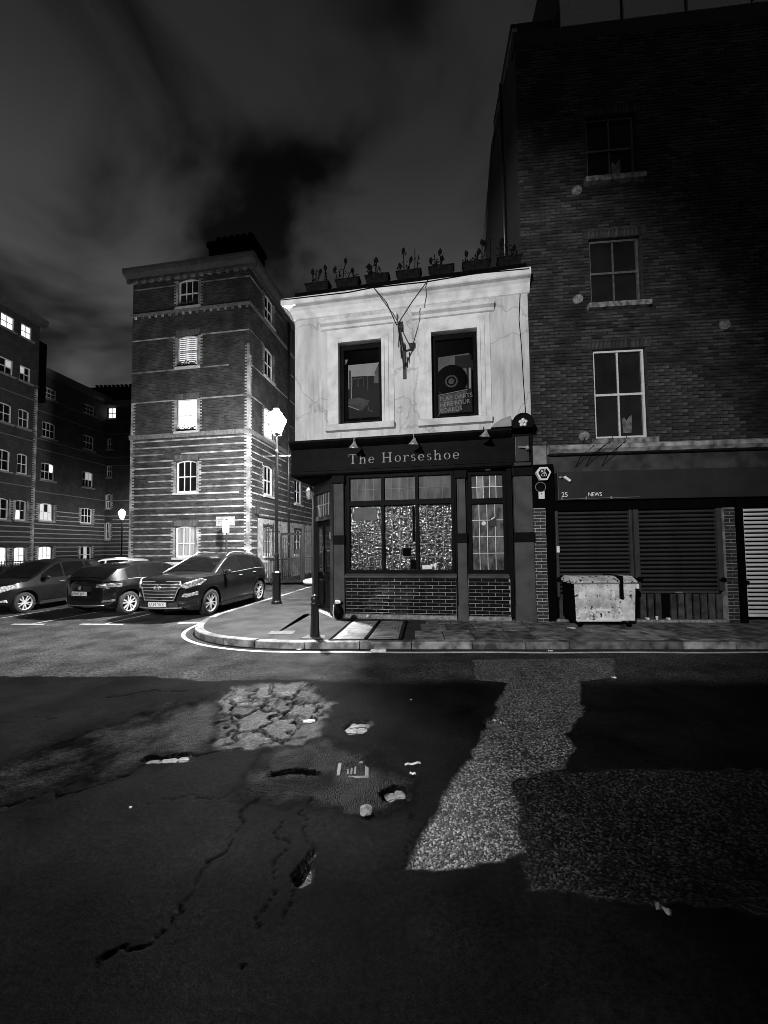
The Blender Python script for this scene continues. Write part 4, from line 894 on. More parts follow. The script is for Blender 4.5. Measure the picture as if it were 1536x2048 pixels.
# pale sack on the ground by the fence
t = thing('builders_sack', 'pale lumpy sack lying at the foot of the tall spiked railing', 'sack', (-3.35, 18.3, .12), .2)
m = MB(); vs = []; fs = []
bm = bmesh.new(); bmesh.ops.create_icosphere(bm, subdivisions=3, radius=.5)
for v in bm.verts:
    n_ = mnoise.noise(v.co * 3.1) * .12; v.co = Vector((v.co.x * (1.0 + n_), v.co.y * .7 * (1 + n_), max(-.02, (v.co.z + .25) * .34 * (1 + 2 * n_))))
me = bpy.data.meshes.new('sack'); bm.to_mesh(me); bm.free(); me.materials.append(WHITE); me.polygons.foreach_set('use_smooth', [True] * len(me.polygons)); inst(me, 'sack_body', t); MB().tube([(-.05, 0, .22), (0, 0, .27), (.06, .02, .25)], .03, 6).build('sack_neck', WHITE, t)

# ================================================================ the street lamp in view
lampx, lampy = -3.33, 11.92
def street_lamp(name, label, loc, H_, s=1.0, strength=LAMP_STRENGTH, grp='heritage street lamps'):
    t = thing(name, label, 'street lamp', loc, 0, grp)
    m = MB(); m.lathe([(.17, 0), (.17, .06), (.13, .1), (.125, .85), (.14, .88), (.15, .95), (.09, 1.0)], 8); m.build('base', IRON, t)
    m = MB(); m.lathe([(.075, 1.0), (.06, 1.4), (.075, 1.43), (.075, 1.5), (.055, 1.55), (.045, H_ - .9), (.06, H_ - .88), (.06, H_ - .82), (.035, H_ - .78), (.03, H_ - .35)], 12); m.build('post', IRON, t, smooth=False)
    m = MB(); m.tube([(-.42, 0, H_ - .98), (.42, 0, H_ - .98)], .018, 6); m.lathe([(.001, -.03), (.03, 0), (.001, .03)], 8, Tr(-.43, 0, H_ - .98)); m.lathe([(.001, -.03), (.03, 0), (.001, .03)], 8, Tr(.43, 0, H_ - .98)); m.build('ladder_bar', IRON, t)
    zb = H_ - .34
    m = MB()
    for k in range(4):
        a = math.pi / 4 + k * math.pi / 2; m.tube([(.03 * math.cos(a), .03 * math.sin(a), zb), (.16 * s * math.cos(a), .16 * s * math.sin(a), zb + .05), (.15 * s * math.cos(a), .15 * s * math.sin(a), zb + .12)], .014, 5)
        m.tube([(.16 * s * math.cos(a), .16 * s * math.sin(a), zb + .12), (.35 * s * math.cos(a), .35 * s * math.sin(a), zb + .575)], .012, 5)
    m.lathe([(.36 * s, .565), (.38 * s, .575), (.38 * s, .60), (.36 * s, .60)], 4, Tr(0, 0, zb) @ Matrix.Rotation(math.pi / 4, 4, 'Z')); m.lathe([(.10 * s, .86), (.10 * s, .90), (.05, .92), (.02, 1.02), (.001, 1.05)], 4, Tr(0, 0, zb) @ Matrix.Rotation(math.pi / 4, 4, 'Z'))
    lf = m.build('lantern_frame', IRON, t)
    bulb = mat('lamp_light_%d' % int(strength), .8, emit=strength)
    m = MB(); m.lathe([(.001, .128), (.12 * s, .13), (.335 * s, .56)], 4, Tr(0, 0, zb) @ Matrix.Rotation(math.pi / 4, 4, 'Z')); g = m.build('lantern_glass', bulb, t)
    m = MB(); m.lathe([(.34 * s, .60), (.25 * s, .70), (.12 * s, .79), (.10 * s, .86)], 4, Tr(0, 0, zb) @ Matrix.Rotation(math.pi / 4, 4, 'Z')); m.build('lantern_top_glass', mat('lamp_top_light', .8, emit=28), t)
    return t
street_lamp('street_lamp', 'tall black heritage street lamp glaring at the kerb behind the parked silver-grilled car', (lampx, lampy, .12), 5.55)
for k in range(1): pass

# ================================================================ the darker flats round the square
def block(name, label, loc, rz, x0, x1, H_, wins, lit, qx):
    t = thing(name, label, 'building', loc, rz)
    hs = [(a, b, c, d) for (a, b, c, d, g) in wins]
    m = MB(); wall_cells(m, x0, x1, 0, H_, hs, 0, .16)
    m.quad((x0, 0, 0), (x0, 7, 0), (x0, 7, H_), (x0, 0, H_)); m.quad((x1, 0, 0), (x1, 0, H_), (x1, 7, H_), (x1, 7, 0)); m.quad((x0, 0, H_), (x1, 0, H_), (x1, 7, H_), (x0, 7, H_)); m.quad((x0, 7, 0), (x1, 7, 0), (x1, 7, H_), (x0, 7, H_))
    wl = m.build('wall', BRD, t, fix=False)
    for (a, b, c, d, g) in wins:
        sash(t, None, a, b, c, d, y=.12, cols=3 if b - a > .9 else 2, glass=g, arch=.08 if d < 12 else 0, archmat=BRD, sill=mat('grimy_sill', .16, .22, 9), fw=.07, bw=.03)
        quoins(None, a, -1, c, d, wl) if c < 6 else None; quoins(None, b, 1, c, d, wl) if c < 6 else None
    z = 4.6
    while z > .9:
        seg = [(x0, x1)]
        for w_ in hs:
            if z + .07 > w_[2] - .02 and z < w_[3] + .2: seg = [q for (a, b) in seg for q in ((a, min(b, w_[0] - .22)), (max(a, w_[1] + .22), b)) if q[1] - q[0] > .1]
        for a, b in seg: MB().box(a + .02, b - .02, -.006, .02, z, z + .068).build('brick_band', mat('grimy_pale_brick', .2, .3, 9, rough=.85), wl)
        z -= .325
    for z in (5.9, 8.9, 9.6, 11.6, 12.6): MB().box(x0, x1, -.03, 0, z, z + .06).build('string_course', mat('dim_string_course', .10, .14, 9), t)
    for q in qx: quoins(None, q[0], q[1], 0.4, 12.5, wl)
    MB().prism([(.02, H_ - .5), (-.3, H_ - .35), (-.34, H_ - .0), (.02, H_ + .05)], 'x', x0 - .3, x1 + .3).build('cornice', MATS['dark_cornice'], t)
    return t
G = GLASSD
fl = [(.95, 2.05), (3.7, 5.0), (6.65, 7.95), (9.6, 10.8), (12.6, 13.6), (15.44, 16.32)]
LITS = mat('bright_window', .8, rough=.5, emit=1.6)
mixA = [[LITS] * 2, [G, LITD], [G], [G], [G, G, G, G, LITD, LITD], [LITS]]
aw = []
for i, (a, b) in enumerate(fl):
    aw += [(-1.35, -.55, a, b, (LITS if i in (0, 5) else ([G, G, G, LITD] if i == 4 else G))), (-.15, .52, a, b, (LITS if i in (0, 5) else ([LITS, G, G, G] if i == 1 else ([G, G, LITD, G] if i == 4 else G)))), (-3.6, -2.7, a, b, G)]
A = block('flats', 'tallest dark block of flats at the left edge, two bright windows under its roof', (-22.9, 24.0, 0), R(84.3), -7.5, 1.03, 17.2, aw, None, [(1.03, -1)])
MB().box(.2, 1.5, 1.0, 3.0, 17.2, 17.9).build('chimney', BLACKM, A); MB().box(1.03, 2.1, .6, 3.5, 12, 16.1).build('stair_head', BLACKM, A)
flb = [(.75, 2.1), (3.9, 5.15), (6.8, 8.05), (9.85, 11.0), (12.75, 13.5)]
bw_ = []
for i, (a, b) in enumerate(flb):
    bw_ += [(-.68, .32, a, b, (LITS if i == 0 else ([LITD, LITD, LITD, LITD, G, LITD] if i == 1 else ([G, G, G, G, G, LITS] if i == 2 else G)))), (2.62, 3.62, a, b, ([G, G, G, G, LITD, LITD] if i in (2,) else (G if i else [G, LITD, G])))]
B = block('flats', 'long dark block of flats left of the banded corner block, bright ground floor window', (-24.0, 27.5, 0), R(84.3), -1.6, 4.85, 14.75, bw_, None, [])
cw = [(-.02, .72, 12.95, 13.95, LITS), (-.02, .45, 10.3, 11.3, G), (-.02, .45, 7.9, 8.95, G), (-.02, .38, 5.25, 6.5, G), (-.02, .38, 2.65, 4.1, G)]
Cb = block('flats', 'far dark block of flats closing the square, with a wide row of chimney pots', (-23.5, 32.4, 0), R(-3), -.5, 9.0, 14.4, cw, None, [])
MB().box(-2.25, 1.35, .6, 2.0, 14.4, 16.0).build('chimney', BLACKM, Cb)
for k in range(9): MB().lathe([(.13, 0), (.11, .3), (.14, .34), (.14, .42), (.08, .42)], 8, Tr(-2.0 + k * .385, 1.2, 16.0)).build('chimney_pot', BLACKM, Cb)
MB().tube([(2.6, -.1, .1), (2.6, -.1, 14)], .07, 6).build('rain_pipe', GREYD, Cb)
street_lamp('street_lamp', 'small distant heritage street lamp glowing beside the left edge of the banded flats', (-20.2, 29.6, 0), 4.4, .7, 300)
rl = thing('square_railing', 'low black railing in front of the dark flats at the left edge', 'railing'); rl.matrix_world = Tr(-21.6, 24.0, 0) @ Matrix.Rotation(R(84.3), 4, 'Z')
MB().box(-6, 7, -.02, .02, 1.15, 1.2).build('rail', IRON, rl); MB().box(-6, 7, -.02, .02, .2, .24).build('rail', IRON, rl)
for k in range(86): inst(BLW, 'bar', rl, Tr(-5.95 + k * .15, 0, 0))
# ================================================================ ground, road, kerb, pavement
S = [(1.47, 6.57), (3.73, 6.42), (3.19, 5.46), (2.62, 5.28), (2.16, 4.31), (1.73, 3.82), (1.69, 3.54), (1.42, 3.24), (0.95, 3.11), (0.91, 2.77), (0.83, 2.42), (0.65, 2.33), (0.11, 2.29), (0.25, 2.63), (0.51, 3.06), (0.7, 3.4), (1.12, 4.15), (1.38, 4.75), (1.63, 5.25), (1.23, 5.4)]
D = [(0.95, 3.11), (1.4, 3.2), (2.87, 3.21), (4.5, 3.1), (4.5, 1.9), (2.38, 1.9), (0.76, 2.15), (0.8, 2.46)]
G_ = [(-6.0, 2.2), (-3.32, 3.0), (-3.08, 3.83), (-2.83, 4.25), (-2.55, 4.64), (-2.14, 4.77), (-1.79, 4.11), (-1.75, 3.7), (-2.12, 3.46), (-2.51, 3.18), (-3.12, 2.84), (-6, 1.8)]
e1 = [(-1.93, 4.92), (-1.63, 5.08), (-1.3, 4.83), (-1.35, 4.58), (-1.71, 4.59)]
e2 = [(-1.38, 4.99), (-1.18, 5.11), (-0.83, 4.74), (-0.82, 4.52), (-1.14, 4.67)]
e3 = [(-1.55, 3.92), (-1.5, 4.03), (-1.27, 4.04), (-1.1, 3.91), (-1.12, 3.8), (-1.41, 3.79)]
RR = [(-1.96, 4.62), (-2.0, 5.18), (-1.15, 5.25), (-0.71, 4.59), (-0.71, 4.2), (-0.73, 3.77), (-1.0, 3.69), (-1.56, 3.7), (-1.79, 4.0)]
K = [(-1.05, 3.02), (-1.02, 3.52), (-0.73, 3.77), (-0.24, 3.5), (0.1, 3.06), (0.06, 2.84), (-0.15, 2.76), (-0.56, 2.9), (-0.99, 2.96)]
edge = [(-9, 5.95), (-7.28, 5.86), (-5.68, 5.76), (-3.57, 5.69), (-2.59, 5.45), (-1.2, 5.48), (-0.49, 5.38), (1.23, 5.4), (2.6, 5.3), (9, 5.1)]
cracks = [([(-2.98, 2.83), (-2.28, 3.14), (-2.06, 3.44), (-1.85, 3.53), (-1.18, 3.69), (-0.85, 3.88)], .03, .03), ([(-0.97, 2.91), (-0.98, 2.65), (-1.01, 2.41), (-1.05, 2.23), (-1.09, 2.08), (-1.25, 1.8)], .022, .025),
          ([(-1.83, 2.83), (-1.62, 2.89), (-1.15, 2.98)], .012, .014), ([(-0.55, 2.9), (-0.5, 2.48), (-0.47, 2.29), (-.5, 2.0)], .016, .018), ([(-0.69, 2.7), (-0.64, 2.36), (-0.63, 2.13), (-.66, 1.8)], .016, .018),
          ([(-1.93, 4.92), (-1.71, 4.59), (-1.35, 4.58), (-1.3, 4.83), (-1.14, 4.67), (-.82, 4.52), (-.7, 4.3)], .014, .016), ([(-.83, 4.74), (-.74, 4.9), (-1.0, 5.25), (-1.2, 5.15)], .012, .012), ([(1.22, 3.64), (.25, 2.63), (.11, 2.29)], .01, .012), ([(2.15, 3.3), (2.27, 3.53), (1.9, 4.0)], .012, .014),
          ([(-3.5, 4.9), (-2.9, 5.1), (-2.6, 5.05)], .03, .02), ([(-4.5, 4.2), (-3.6, 4.3)], .012, .012), ([(-2.6, 4.35), (-2.3, 4.75), (-2.0, 5.2)], .012, .012), ([(-.7, 4.2), (-.3, 4.35), (.4, 4.3), (1.2, 4.6)], .01, .01)]
potholes = [(-1.95, 3.48, .22, .06, .035), (-0.30, 4.05, .13, .14, .05), (1.12, 4.04, .12, .15, .045), (0.06, 2.97, .10, .08, .045), (-0.47, 2.30, .05, .11, .05), (-1.1, 4.3, .2, .12, .02), (-.75, 3.2, .2, .12, .03)]

def vnoise(x, y, cell, seed):
    r_ = np.random.RandomState(seed); g = r_.rand(257, 257)
    u, v = x / cell + 50.37, y / cell + 31.71
    i, j = np.floor(u).astype(int), np.floor(v).astype(int); a, b = u - i, v - j; a = a * a * (3 - 2 * a); b = b * b * (3 - 2 * b)
    i %= 256; j %= 256
    return (g[i, j] * (1 - a) * (1 - b) + g[i + 1, j] * a * (1 - b) + g[i, j + 1] * (1 - a) * b + g[i + 1, j + 1] * a * b) * 2 - 1
def inside(x, y, poly):
    c = np.zeros(x.shape, bool); n = len(poly)
    for i in range(n):
        x1, y1 = poly[i]; x2, y2 = poly[(i + 1) % n]
        cond = ((y1 > y) != (y2 > y)) & (x < (x2 - x1) * (y - y1) / (y2 - y1 + 1e-12) + x1); c ^= cond
    return c
def dist(x, y, pts):
    d = np.full(x.shape, 1e9)
    for (x1, y1), (x2, y2) in zip(pts[:-1], pts[1:]):
        L2 = (x2 - x1) ** 2 + (y2 - y1) ** 2; t = np.clip(((x - x1) * (x2 - x1) + (y - y1) * (y2 - y1)) / L2, 0, 1)
        d = np.minimum(d, np.hypot(x - x1 - t * (x2 - x1), y - y1 - t * (y2 - y1)))
    return d
def sdf(x, y, poly):       # negative inside
    return np.where(inside(x, y, poly), -1, 1) * dist(x, y, poly + [poly[0]])
def sst(a, b, v): t = np.clip((v - a) / (b - a), 0, 1); return t * t * (3 - 2 * t)
GX0, GX1, GY0, GY1 = -8.0, 8.0, .7, 6.3
ys = [GY0]
while ys[-1] < GY1: ys.append(ys[-1] + max(.008, .0045 * ys[-1]))
ys = np.array(ys); ys[-1] = GY1; xs = np.linspace(GX0, GX1, 1150)
Xg, Yg = np.meshgrid(xs, ys); xf, yf = Xg.ravel(), Yg.ravel()
jx = vnoise(xf, yf, .11, 1) * .035 + vnoise(xf, yf, .035, 2) * .014; jy = vnoise(xf, yf, .11, 3) * .035 + vnoise(xf, yf, .035, 4) * .014
X_, Y_ = xf + jx, yf + jy; X2, Y2 = xf + jx * .75, yf + jy * .75
h = vnoise(xf, yf, 1.3, 5) * .014 + vnoise(xf, yf, .45, 6) * .006 + vnoise(xf, yf, .16, 16) * .0022
ey = np.interp(X2, [p[0] for p in edge], [p[1] for p in edge])
ew = .014 + .22 * sst(-1.8, .4, xf); fine = sst(-ew, ew, Y2 - ey)                      # gritty pale surfacing beyond the joint
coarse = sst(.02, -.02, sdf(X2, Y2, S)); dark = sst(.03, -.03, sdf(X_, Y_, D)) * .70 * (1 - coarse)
grav = sst(.17, -.12, sdf(X_ + jx, Y_ + jy, G_)); worn = sst(.11, -.10, sdf(X_ + jx, Y_ + jy, RR)); brk = sst(.09, -.08, sdf(X_ + jx, Y_ + jy, K))
pale = np.maximum.reduce([sst(.02, -.02, sdf(X_, Y_, p)) for p in (e1, e2, e3)])
h += fine * -.004; h -= coarse * .010; h -= dark * .008; h -= grav * .010; h -= worn * .012; h -= brk * .012
h += pale * .012
rough = np.maximum.reduce([coarse, dark * .85, grav * .45, worn * .55, brk * .6]); rough *= (1 - pale * .6)
h += (vnoise(xf, yf, .035, 7) * .5 + vnoise(xf, yf, .017, 8) * .5) * (.0045 * rough + .0008)
h += (vnoise(xf, yf, .14, 9)) * .010 * np.maximum(brk, worn * .8)
crk = np.zeros_like(h)
for pts, wd, dp in cracks:
    wj = wd * .62 * (1 + .45 * vnoise(xf, yf, .07, 21)); d_ = dist(xf + jx * 1.5 + vnoise(xf, yf, .3, 22) * .05, yf + jy * 1.5 + vnoise(xf, yf, .3, 23) * .03, pts); c_ = sst(wj, wj * .1, d_) * (wj > 0); h -= c_ * dp * .7; crk = np.maximum(crk, c_)
h -= sst(.014, .0, dist(X2, Y2, edge)) * .006
for (px, py, rx, ry, dp) in potholes:
    q = np.hypot((X_ - px) / rx, (Y_ - py) / ry); c_ = sst(1.15, .8, q); h -= c_ * dp; rough = np.maximum(rough, c_ * .5)
h += sst(.10, .03, np.hypot((X2 - .55), (Y2 - 4.6) * .6)) * 0
# broken surfacing: irregular cells with dark joints
rs_ = np.random.RandomState(11); px_ = rs_.uniform(-2.1, -.5, 26); py_ = rs_.uniform(3.55, 5.35, 26); D1 = np.full(h.shape, 9.); D2 = np.full(h.shape, 9.); ID = np.zeros(h.shape, int)
for i in range(26):
    d_ = np.hypot((X_ + jx * 1.2 - px_[i]) * (.75 + .5 * rs_.rand()), (Y_ + jy * 1.2 - py_[i]) * (.6 + .5 * rs_.rand())); nw = d_ < D1; D2 = np.where(nw, D1, np.minimum(D2, d_)); ID = np.where(nw, i, ID); D1 = np.where(nw, d_, D1)
cell = rs_.rand(26)[ID]; jn = sst(.05, .012, D2 - D1) * worn; h -= jn * .032; h += (cell - .5) * .024 * worn
pale = np.maximum(pale * (.55 + .45 * vnoise(xf, yf, .06, 31)), worn * np.clip(cell * 1.4 - .5, 0, 1) * .5 * (1 - jn)); crk = np.maximum(crk, jn * .9); rough = rough * (1 - worn * (cell > .45) * .55)
patchy = np.clip(.55 + .75 * vnoise(xf, yf, .22, 33) + .35 * vnoise(xf, yf, .07, 34), 0, 1)
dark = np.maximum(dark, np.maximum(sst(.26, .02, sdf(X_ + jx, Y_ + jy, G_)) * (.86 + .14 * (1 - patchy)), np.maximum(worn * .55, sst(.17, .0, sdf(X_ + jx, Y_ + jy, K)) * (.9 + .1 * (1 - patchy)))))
rough = np.clip(rough * (.75 + .35 * patchy), 0, 1)
# settle the sheet flush with the plain ground round it
bd_ = np.minimum.reduce([xf - GX0, GX1 - xf, yf - GY0 + .3, GY1 - yf]); h *= sst(0, .25, bd_)
ny, nx = Xg.shape
me = bpy.data.meshes.new('road'); co = np.column_stack([xf, yf, h]).astype(np.float32)
idx = np.arange(nx * ny).reshape(ny, nx); q = np.column_stack([idx[:-1, :-1].ravel(), idx[:-1, 1:].ravel(), idx[1:, 1:].ravel(), idx[1:, :-1].ravel()]).astype(np.int32)
me.vertices.add(len(co)); me.vertices.foreach_set('co', co.ravel()); me.loops.add(q.size); me.loops.foreach_set('vertex_index', q.ravel())
me.polygons.add(len(q)); me.polygons.foreach_set('loop_start', np.arange(0, q.size, 4, dtype=np.int32)); me.polygons.foreach_set('use_smooth', np.ones(len(q), bool)); me.update()
for nm, arr in (('rough_', rough), ('fine_', fine * (1 - coarse)), ('pale_', np.clip(pale, 0, 1)), ('deep_', np.maximum(crk * .95, brk * .6)), ('dull_', dark)):
    a_ = me.attributes.new(nm, 'FLOAT', 'POINT'); a_.data.foreach_set('value', arr.astype(np.float32))
def road_mat():
    m = bpy.data.materials.new('worn_asphalt'); m.use_nodes = True; t = m.node_tree; b = t.nodes['Principled BSDF']; L_ = t.links.new
    tc = N(t, 'ShaderNodeTexCoord')
    def at(n_): a_ = N(t, 'ShaderNodeAttribute'); a_.attribute_name = n_; return a_.outputs['Fac']
    def math_(op, a_, b_): q_ = N(t, 'ShaderNodeMath', operation=op); [L_(v, q_.inputs[i]) if not isinstance(v, (int, float)) else setattr(q_.inputs[i], 'default_value', v) for i, v in enumerate((a_, b_))]; return q_.outputs[0]
    def mixf(f, a_, b_): q_ = N(t, 'ShaderNodeMix', data_type='FLOAT'); [L_(v, q_.inputs[i]) if not isinstance(v, (int, float)) else setattr(q_.inputs[i], 'default_value', v) for i, v in ((0, f), (2, a_), (3, b_))]; return q_.outputs[0]
    v = N(t, 'ShaderNodeTexVoronoi'); v.inputs['Scale'].default_value = 78; L_(tc.outputs['Object'], v.inputs['Vector'])
    s_ = N(t, 'ShaderNodeSeparateColor'); L_(v.outputs['Color'], s_.inputs[0])
    pw = math_('POWER', s_.outputs[0], 4.0)
    nz = N(t, 'ShaderNodeTexNoise'); nz.inputs['Scale'].default_value = 170; nz.inputs['Detail'].default_value = 3; L_(tc.outputs['Object'], nz.inputs['Vector'])
    big = N(t, 'ShaderNodeTexNoise'); big.inputs['Scale'].default_value = 1.5; big.inputs['Detail'].default_value = 8; big.inputs['Roughness'].default_value = .6; L_(tc.outputs['Object'], big.inputs['Vector'])
    bg_ = N(t, 'ShaderNodeMapRange'); bg_.inputs[1].default_value = .3; bg_.inputs[2].default_value = .7; bg_.inputs[3].default_value = .4; bg_.inputs[4].default_value = 1.7; L_(big.outputs['Fac'], bg_.inputs[0])
    n_ = math_('MULTIPLY', nz.outputs['Fac'], 1.0)
    mid = N(t, 'ShaderNodeTexNoise'); mid.inputs['Scale'].default_value = 34; mid.inputs['Detail'].default_value = 4; mid.inputs['Roughness'].default_value = .7; L_(tc.outputs['Object'], mid.inputs['Vector'])
    md_ = N(t, 'ShaderNodeMapRange'); md_.inputs[1].default_value = .38; md_.inputs[2].default_value = .66; md_.inputs[3].default_value = .3; md_.inputs[4].default_value = 2.0; L_(mid.outputs['Fac'], md_.inputs[0])
    smooth_c = math_('MULTIPLY', math_('MULTIPLY', math_('ADD', .0014, math_('MULTIPLY', math_('POWER', nz.outputs['Fac'], 2.0), .021)), bg_.outputs[0]), math_('ADD', .55, math_('MULTIPLY', md_.outputs[0], .45)))
    fine_c = math_('MULTIPLY', math_('ADD', .01, math_('MULTIPLY', math_('POWER', nz.outputs['Fac'], 2.0), .14)), math_('MULTIPLY', bg_.outputs[0], md_.outputs[0]))
    rough_c = math_('ADD', .012, math_('MULTIPLY', pw, .42))
    c = mixf(at('fine_'), smooth_c, fine_c); c = mixf(at('rough_'), c, rough_c); c = mixf(at('pale_'), c, math_('MULTIPLY', fine_c, 6.5)); c = mixf(at('deep_'), c, .001)
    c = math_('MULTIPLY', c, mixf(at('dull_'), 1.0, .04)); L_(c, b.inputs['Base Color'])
    L_(mixf(at('rough_'), .68, .38), b.inputs['Roughness']); L_(math_('MULTIPLY', mixf(at('rough_'), .012, .45), mixf(at('dull_'), 1.0, .05)), b.inputs['Specular IOR Level'])
    hh = math_('MULTIPLY', math_('SUBTRACT', 1.0, v.outputs['Distance']), at('rough_'))
    hh = math_('ADD', math_('MULTIPLY', hh, 1.0), math_('ADD', math_('MULTIPLY', nz.outputs['Fac'], mixf(at('fine_'), .14, .4)), math_('MULTIPLY', mid.outputs['Fac'], mixf(at('fine_'), .35, 1.6))))
    bp = N(t, 'ShaderNodeBump'); bp.inputs['Strength'].default_value = 1; bp.inputs['Distance'].default_value = .009; L_(hh, bp.inputs['Height']); L_(bp.outputs[0], b.inputs['Normal'])
    return m
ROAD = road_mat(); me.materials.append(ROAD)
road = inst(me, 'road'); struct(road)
# the plain ground all round it, out to the horizon (hole where the detailed sheet lies)
m = MB(); E_ = 900
m.quad((-E_, -E_, 0), (E_, -E_, 0), (E_, GY0, 0), (-E_, GY0, 0)); m.quad((-E_, GY0, 0), (GX0, GY0, 0), (GX0, GY1, 0), (-E_, GY1, 0)); m.quad((GX1, GY0, 0), (E_, GY0, 0), (E_, GY1, 0), (GX1, GY1, 0))
ys2 = [GY1, E_]; m.quad((-E_, GY1, 0), (E_, GY1, 0), (E_, E_, 0), (-E_, E_, 0))
ROADF = mat('gritty_asphalt', .05, .12, 1.5, detail=8, rough=.62, spec=.4, bump=1, bscale=170, bdist=.006)
def ground_mat():
    m_ = ROAD.copy(); m_.name = 'gritty_asphalt_far'
    for n_ in m_.node_tree.nodes:
        if n_.type == 'ATTRIBUTE' and n_.attribute_name == 'fine_':
            v_ = m_.node_tree.nodes.new('ShaderNodeValue'); v_.outputs[0].default_value = 1.0
            for l in list(n_.outputs['Fac'].links): m_.node_tree.links.new(v_.outputs[0], l.to_socket)
    return m_
g_ = struct(m.build('ground', ground_mat(), fix=False))

# exposed granite setts in the holes
SETT = mat('granite_sett', .03, .14, 14, rough=.5, bump=.5, bscale=50, bdist=.006, objrand=.4)
def sett(x, y, sx, sy, rz, z=-.012, hgt=.014):
    bm = bmesh.new(); bmesh.ops.create_cube(bm, size=1); bmesh.ops.bevel(bm, geom=bm.edges[:], offset=.16, segments=2, affect='EDGES')
    for v in bm.verts: v.co = Vector((v.co.x * sx * (1 + mnoise.noise(v.co * 2 + Vector((x, y, 0))) * .2), v.co.y * sy * (1 + mnoise.noise(v.co * 2 + Vector((y, x, 3))) * .2), v.co.z * hgt * 2))
    me_ = bpy.data.meshes.new('sett'); bm.to_mesh(me_); bm.free(); me_.materials.append(SETT)
    return inst(me_, 'sett', road, Tr(x, y, z) @ Matrix.Rotation(rz, 4, 'Z'))
for (x, y, a, b, r_) in ((-2.05, 3.47, .10, .07, .2), (-1.93, 3.49, .12, .07, .1), (-1.80, 3.52, .09, .06, .1), (-.36, 4.00, .10, .10, .2), (-.25, 4.01, .09, .10, .1), (-.35, 4.11, .09, .09, .3), (-.24, 4.12, .09, .09, .0), (1.08, 4.02, .12, .16, .4), (1.17, 4.05, .08, .14, .3), (.03, 2.97, .07, .08, .3), (.10, 3.0, .06, .09, .1), (-.83, 4.25, .1, .07, .2), (-.72, 4.2, .05, .04, .6), (-.62, 4.18, .04, .03, .1)):
    sett(x, y, a * 1.25, b * 1.25, r_, -.040)
# loose stones and litter on the road
def stone_bit(name, label, cat, x, y, s, m_, z=0, flat=.6, seed=0, group=None):
    bm = bmesh.new(); bmesh.ops.create_icosphere(bm, subdivisions=2, radius=1)
    for v in bm.verts:
        n_ = 1 + mnoise.noise(v.co * 1.3 + Vector((seed, 0, 0))) * .45; v.co = Vector((v.co.x * s[0] * n_, v.co.y * s[1] * n_, v.co.z * s[2] * n_))
    me_ = bpy.data.meshes.new(name); bm.to_mesh(me_); bm.free(); me_.materials.append(m_)
    return tag(inst(me_, name, None, Tr(x, y, z + s[2] * .7)), label, cat, group)
STONEP = mat('loose_pale_stone', .12, .3, 12, rough=.8, bump=.4)
stone_bit('stone', 'pale rounded loose stone in the middle of the road below the broken patch', 'stone', -.15, 2.75, (.045, .04, .03), STONEP, 0, seed=1)
stone_bit('stone', 'small loose stone at the head of a crack left of the larger pale stone', 'stone', -.51, 2.86, (.028, .024, .02), STONEP, -.02, seed=2)
stone_bit('pebble', 'tiny white pebble at the left end of the short straight crack', 'pebble', -1.83, 2.83, (.012, .01, .008), WHITE, .0, seed=3)
stone_bit('pebble', 'tiny white pebble on the smooth patch right of the access cover', 'pebble', .3, 4.7, (.012, .012, .008), WHITE, .0, seed=4)
t = thing('crushed_can', 'crushed pale drink can lying on the painted line at the kerb below the cellar flaps', 'can', (-.12, 6.78, .03), .1)
m = MB(); m.lathe([(.02, -.11), (.055, -.1), (.06, -.05), (.045, .0), (.06, .05), (.055, .1), (.02, .11)], 12, Matrix.Rotation(R(90), 4, 'Y') @ Matrix.Diagonal((.5, 1.1, 1.25, 1))); m.build('can_body', STEEL if False else WHITE, t); MB().lathe([(.03, .112), (.03, .118)], 10, Matrix.Rotation(R(90), 4, 'Y') @ Matrix.Diagonal((.5, 1.1, 1.25, 1))).build('can_end', STEEL, t)
def scrap(label, x, y, w_, d_, rz, m_=WHITE, z=.004, name='paper_scrap', cat='litter'):
    q = MB(); n = 5
    for i in range(n):
        a, b = w_ * (i / n - .5), w_ * ((i + 1) / n - .5); za, zb = .006 * math.sin(i * 2.1), .006 * math.sin((i + 1) * 2.1)
        ya, yb = d_ * .3 * math.sin(i * 1.3), d_ * .3 * math.sin((i + 1) * 1.3)
        q.add([(a, ya - d_ / 2, za), (b, yb - d_ / 2, zb), (b, yb + d_ / 2, zb + .008), (a, ya + d_ / 2, za + .008), (a, ya - d_ / 2, za + .002), (b, yb - d_ / 2, zb + .002), (b, yb + d_ / 2, zb + .010), (a, ya + d_ / 2, za + .010)], [(0, 3, 2, 1), (4, 5, 6, 7), (0, 1, 5, 4), (2, 3, 7, 6)])
    o_ = q.build(name, m_, None); o_.matrix_world = Tr(x, y, z + .006) @ Matrix.Rotation(rz, 4, 'Z'); return tag(o_, label, cat)
scrap('thin curled white scrap lying on the dark smooth patch right of the access cover', .22, 3.33, .14, .012, .25)
scrap('short white scrap just below the thin curled one on the dark patch', .21, 3.19, .05, .012, .0)
scrap('bright white scrap at the edge of the coarse gravelly strip near the pavement', 3.13, 5.36, .07, .03, .3)
scrap('small pale leaf lying alone in the darkest part of the road at lower right', 1.38, 2.01, .07, .03, -.5, mat('pale_leaf', .25, .35, 20, rough=.7), name='fallen_leaf', cat='leaf')
scrap('white scrap in the gutter left of the crushed can', -1.55, 7.0, .09, .03, .2)
scrap('white scrap against the kerb in front of the shuttered shop', 2.85, 6.72, .10, .03, .2)
